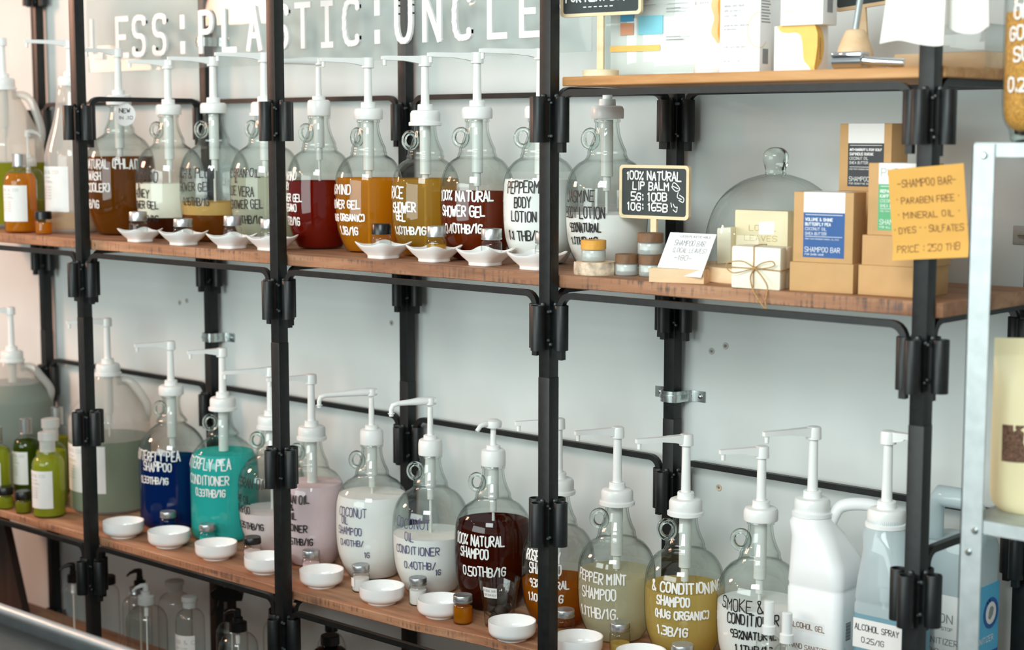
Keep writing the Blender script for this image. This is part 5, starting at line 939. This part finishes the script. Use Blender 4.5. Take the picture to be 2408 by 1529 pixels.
r, a, c = carton(1.355, .062, .086, .054, .120, math.radians(4), 'upper white box of two stacked sunscreen boxes, cut by the picture top', z=ZT + .083, grp=SG)
q = MB(); flat_text(q, 'FOR FACE AND BODY', a, .012, .050, .0045, .0036, .0005); flat_text(q, '50 ML / 1.7 OZ', a, .012, .026, .003, .0028, .0004); q.build('lettering', 'pyellow', r, smooth=False); barcode(c, .016, .022, .022, .032, r)
q = MB(); thin_arc(q, a, .086, .075, .022, 110, 270); q.build('orange_ring', 'pyellow', r, smooth=False)
# razors
r = tag(empty('razor_stand', (1.487, .104, ZT)), 'pale wooden egg-shaped razor stand', 'stand')
MB().lathe(spline([(0, .024), (.004, .028), (.022, .0325), (.040, .0300), (.062, .0215), (.071, .017), (.073, .012), (.0735, .0055)], 4), 40, caps=(True, True)).build('wooden_egg', 'pine', r)
r = tag(empty('safety_razor', (1.487, .104, ZT + .0735)), 'safety razor standing upright in the wooden egg, its knurled handle shown', 'razor', 'safety razors')
MB().tube([(0, 0, 0), (.006, .0, .04), (.014, .0, .088)], .0058, 20).build('handle', 'galv', r); MB().lathe([(.086, .021), (.09, .022), (.097, .018)], 24, at=(.016, 0, 0)).build('head', 'chrome', r)
r = tag(empty('safety_razor', (1.512, .046, ZT), math.radians(-3)), 'polished safety razor lying on the shelf in front of the wooden egg', 'razor', 'safety razors')
MB().tube([(-.030, 0, .0145), (.030, 0, .0145)], .0145, 28).build('drum', 'chrome', r); MB().box((-.030, -.017, .022), (.032, .013, .030), .002).build('guard', 'chrome', r)
MB().tube([(.028, .0, .015), (.05, .006, .012), (.094, .026, .0085)], .0075, 20, rs=[.0085, .0075, .0082]).build('handle', 'chrome', r)
chalk_sign('chalk_sign', 1.446, .215, ZT, .115, .075, .120, .05, 'small framed chalk sign tilted behind the razor stand, cut by the picture top', [], tilt=-.09, frame_mat='pine')
o = MB().box((0, 0, 0), (.18, .15, .030), .003).build('wooden_tray', 'pine'); o.location = (1.528, .170, ZT); tag(o, 'flat pale wooden tray at the right end of the high shelf', 'tray')
o = MB().box((0, 0, 0), (.12, .12, .05), .004).build('clear_box', 'clearplastic'); o.location = (1.580, .185, ZT + .0302); tag(o, 'clear plastic box standing on the pale wooden tray', 'box')
# white cotton cloth over the post
r = tag(empty('cotton_cloth', (1.72, -.055, 1.82)), 'white cotton cloth hanging over the top of the fourth front post', 'cloth')
def drape(u0, u1, zb, amp, ph, y0, top=.30):
    b = MB(); n, m_ = 26, 14
    for l in (0, .0025):
        vs = []
        for j in range(m_ + 1):
            t = j / m_; z = zb + (top - zb) * t; k = 1 - .30 * t
            for i in range(n + 1):
                s = i / n; x = ((u0 + (u1 - u0) * s)) * k + .012 * t; vs.append((x, y0 + amp * (1 - .5 * t) * math.sin(s * 8.5 + ph + t * .8) - .012 * (1 - t) * s - l, z + .006 * math.sin(s * 5 + ph) * (1 - t)))
        fs = [(j * (n + 1) + i, j * (n + 1) + i + 1, (j + 1) * (n + 1) + i + 1, (j + 1) * (n + 1) + i) for j in range(m_) for i in range(n)]
        b.add(vs, fs)
    return b
drape(-.092, .030, .004, .007, .3, 0).build('front_fold', 'cloth', r, ang=180); drape(.022, .108, .022, .008, 2.0, .012).build('rear_fold', 'cloth', r, ang=180)

# ------------------------------------------------------------------ galvanised stand at the right with jar and pouch
r = tag(empty('metal_stand', (1.838, -.10, 0)), 'galvanised angle-iron stand at the right edge with a jar on top', 'stand')
def angle(x, y, sx, sy, z1): return MB().box((min(0, sx * .038), min(0, sy * .003), 0), (max(0, sx * .038), max(0, sy * .003), z1), .0006).box((min(0, sx * .003), min(0, sy * .038), 0), (max(0, sx * .003), max(0, sy * .038), z1), .0006)
for x, y, sx, sy in ((-.014, 0, 1, 1), (.45, 0, -1, 1), (-.014, .34, 1, -1), (.45, .34, -1, -1)):
    o = angle(x, y, sx, sy, 1.66).build('leg', 'galv', r, smooth=False); o.location = (x, y, 0)
for z in (1.055, 1.662):
    MB().box((-.010, .003, z - .0012), (.446, .337, z)).box((-.010, .0031, z - .022), (.446, .0046, z)).box((-.010, .3354, z - .022), (.446, .3369, z)).box((-.0108, .0031, z - .022), (-.0093, .3369, z)).box((.4453, .0031, z - .022), (.4468, .3369, z)).build('tray', 'galv', r, smooth=False)
for z, x in ((1.642, .007), (1.037, .012), (1.0, .002)):
    m = MB().lathe([(0, .0058), (.002, .0056), (.0036, .0035)], 14); m.v = [(p[0] + x, -p[2], p[1] + z) for p in m.v]; m.build('bolt', 'zinc', r)
r = tag(empty('sugar_jar', (1.912, -.012, 1.662)), 'large glass jar of golden sugar on the galvanised stand', 'jar')
p = spline([(0, .056), (.004, .060), (.020, .063), (.032, .070), (.055, .0745), (.12, .0755), (.24, .0755), (.27, .070), (.29, .055)], 5)
MB().lathe(p, 64, caps=(True, False)).build('glass_body', 'glass', r, ang=50); MB().lathe([(.018, .05), (.022, .058)] + [(z, q_ - .003) for z, q_ in p if .03 < z < .205] + [(.205, .072)], 56).build('golden_sugar', 'sand', r)
MB().lathe([(.001, .055), (.010, .059), (.016, .056)], 40).build('thick_base', 'solid', r); MB().lathe([(.29, .058), (.325, .058), (.327, .054)], 48).build('lid', 'alu', r)
q = MB(); rf = lambda z: prof_r(p, z) + .0008
for s, z, cap, adv, f0 in (('ORGANIC', .203, .020, .0165, -2.02), ('GOLDEN', .170, .021, .0165, -2.14), ('SUGAR', .138, .021, .0165, -2.0), ('0.24 THB/1G', .091, .020, .0145, -2.16)):
    st, w = text_strokes(s, cap, adv, .06, hash_(s)); ribbons(q, [[(u + w, v) for u, v in k_] for k_ in st], .0035, lambda u, v: (rf(z + v) * math.cos(f0 + u / .075), rf(z + v) * math.sin(f0 + u / .075), z + v))
q.build('lettering', 'white', r, smooth=False)
r = tag(empty('paper_pouch', (1.915, .040, 1.055), math.radians(33)), 'cream stand-up pouch with a window of brown seeds on the galvanised stand', 'pouch')
q = MB(); n = 24; rows = [(0, .80, .036), (.02, .98, .042), (.08, 1.0, .040), (.16, 1.0, .034), (.22, 1.0, .022), (.252, 1.0, .006), (.262, 1.0, .002), (.288, 1.0, .0015)]
def ring(z, s, d): return [(.10 * s * math.copysign(abs(math.cos(t)) ** .55, math.cos(t)), d * math.copysign(abs(math.sin(t)) ** .9, math.sin(t)) + .0015 * math.sin(t * 7 + z * 40) * (d / .04), z) for t in [2 * PI * k / n for k in range(n)]]
S = [ring(*x) for x in [tuple(v) for v in spline(rows, 4)]]
q.add([p_ for s in S for p_ in s], [(j * n + i, j * n + (i + 1) % n, (j + 1) * n + (i + 1) % n, (j + 1) * n + i) for j in range(len(S) - 1) for i in range(n)] + [tuple(range(n - 1, -1, -1)), tuple((len(S) - 1) * n + i for i in range(n))]); q.build('pouch_body', 'pouch', r, ang=60)
q = MB(); vs = []
for j in range(7):
    z = .088 + .060 * j / 6; d = .040 - max(0, z - .08) * .085
    for i in range(15): x = -.086 + .172 * i / 14; t = math.acos(max(-1, min(1, math.copysign(abs(x / .1) ** (1 / .55), x)))); vs.append((x, -d * abs(math.sin(t)) ** .9 - .0016, z))
q.add(vs, [(j * 15 + i, j * 15 + i + 1, (j + 1) * 15 + i + 1, (j + 1) * 15 + i) for j in range(6) for i in range(14)]); q.build('seed_window', 'seeds', r)
r = tag(empty('wall_latch', (1.650, WALL_Y, 1.483)), 'small metal latch plate on the wall at the right edge', 'latch')
MB().box((-.016, -.003, -.018), (.03, 0, .018), .002).build('plate', 'galv', r); MB().tube([(-.002, -.006, .0), (.02, -.010, .0)], .004, 10).build('bolt', 'zinc', r)

M['darkpaint'] = plain('dark cabinet', '#2c2e2e', .6)
# ------------------------------------------------------------------ dark board at the left, steel counter in the foreground
o = MB().prism([(-1.92, .11), (-1.520, .11), (-1.666, .522), (-1.92, .522)], .22, .245, (Vector(), VX, VZ, Vector((0, 1, 0)))).build('dark_board', 'darkwood', ang=20); tag(o, 'dark brown wooden board standing at the left end of the bottom shelf', 'board')
r = tag(empty('steel_counter', (.35, -1.70, 0)), 'stainless counter with a raised rounded rim in the near left corner', 'counter')
MB().tube([(-3.0, .563, .893), (1.55, .563, .893)], .0085, 16).build('rim', 'chrome2', r); MB().box((-3.0, 0, .84), (1.55, .560, .872), .003).build('counter_top', 'darksteel', r)
MB().box((-3.0, .556, .80), (1.55, .568, .888), .002).build('back_edge', 'darksteel', r); MB().box((-2.99, .01, 0), (1.54, .55, .841), .002).build('unseen_base', 'darkpaint', r)  # closed base and unseen length of the counter added to shade the bottom shelf
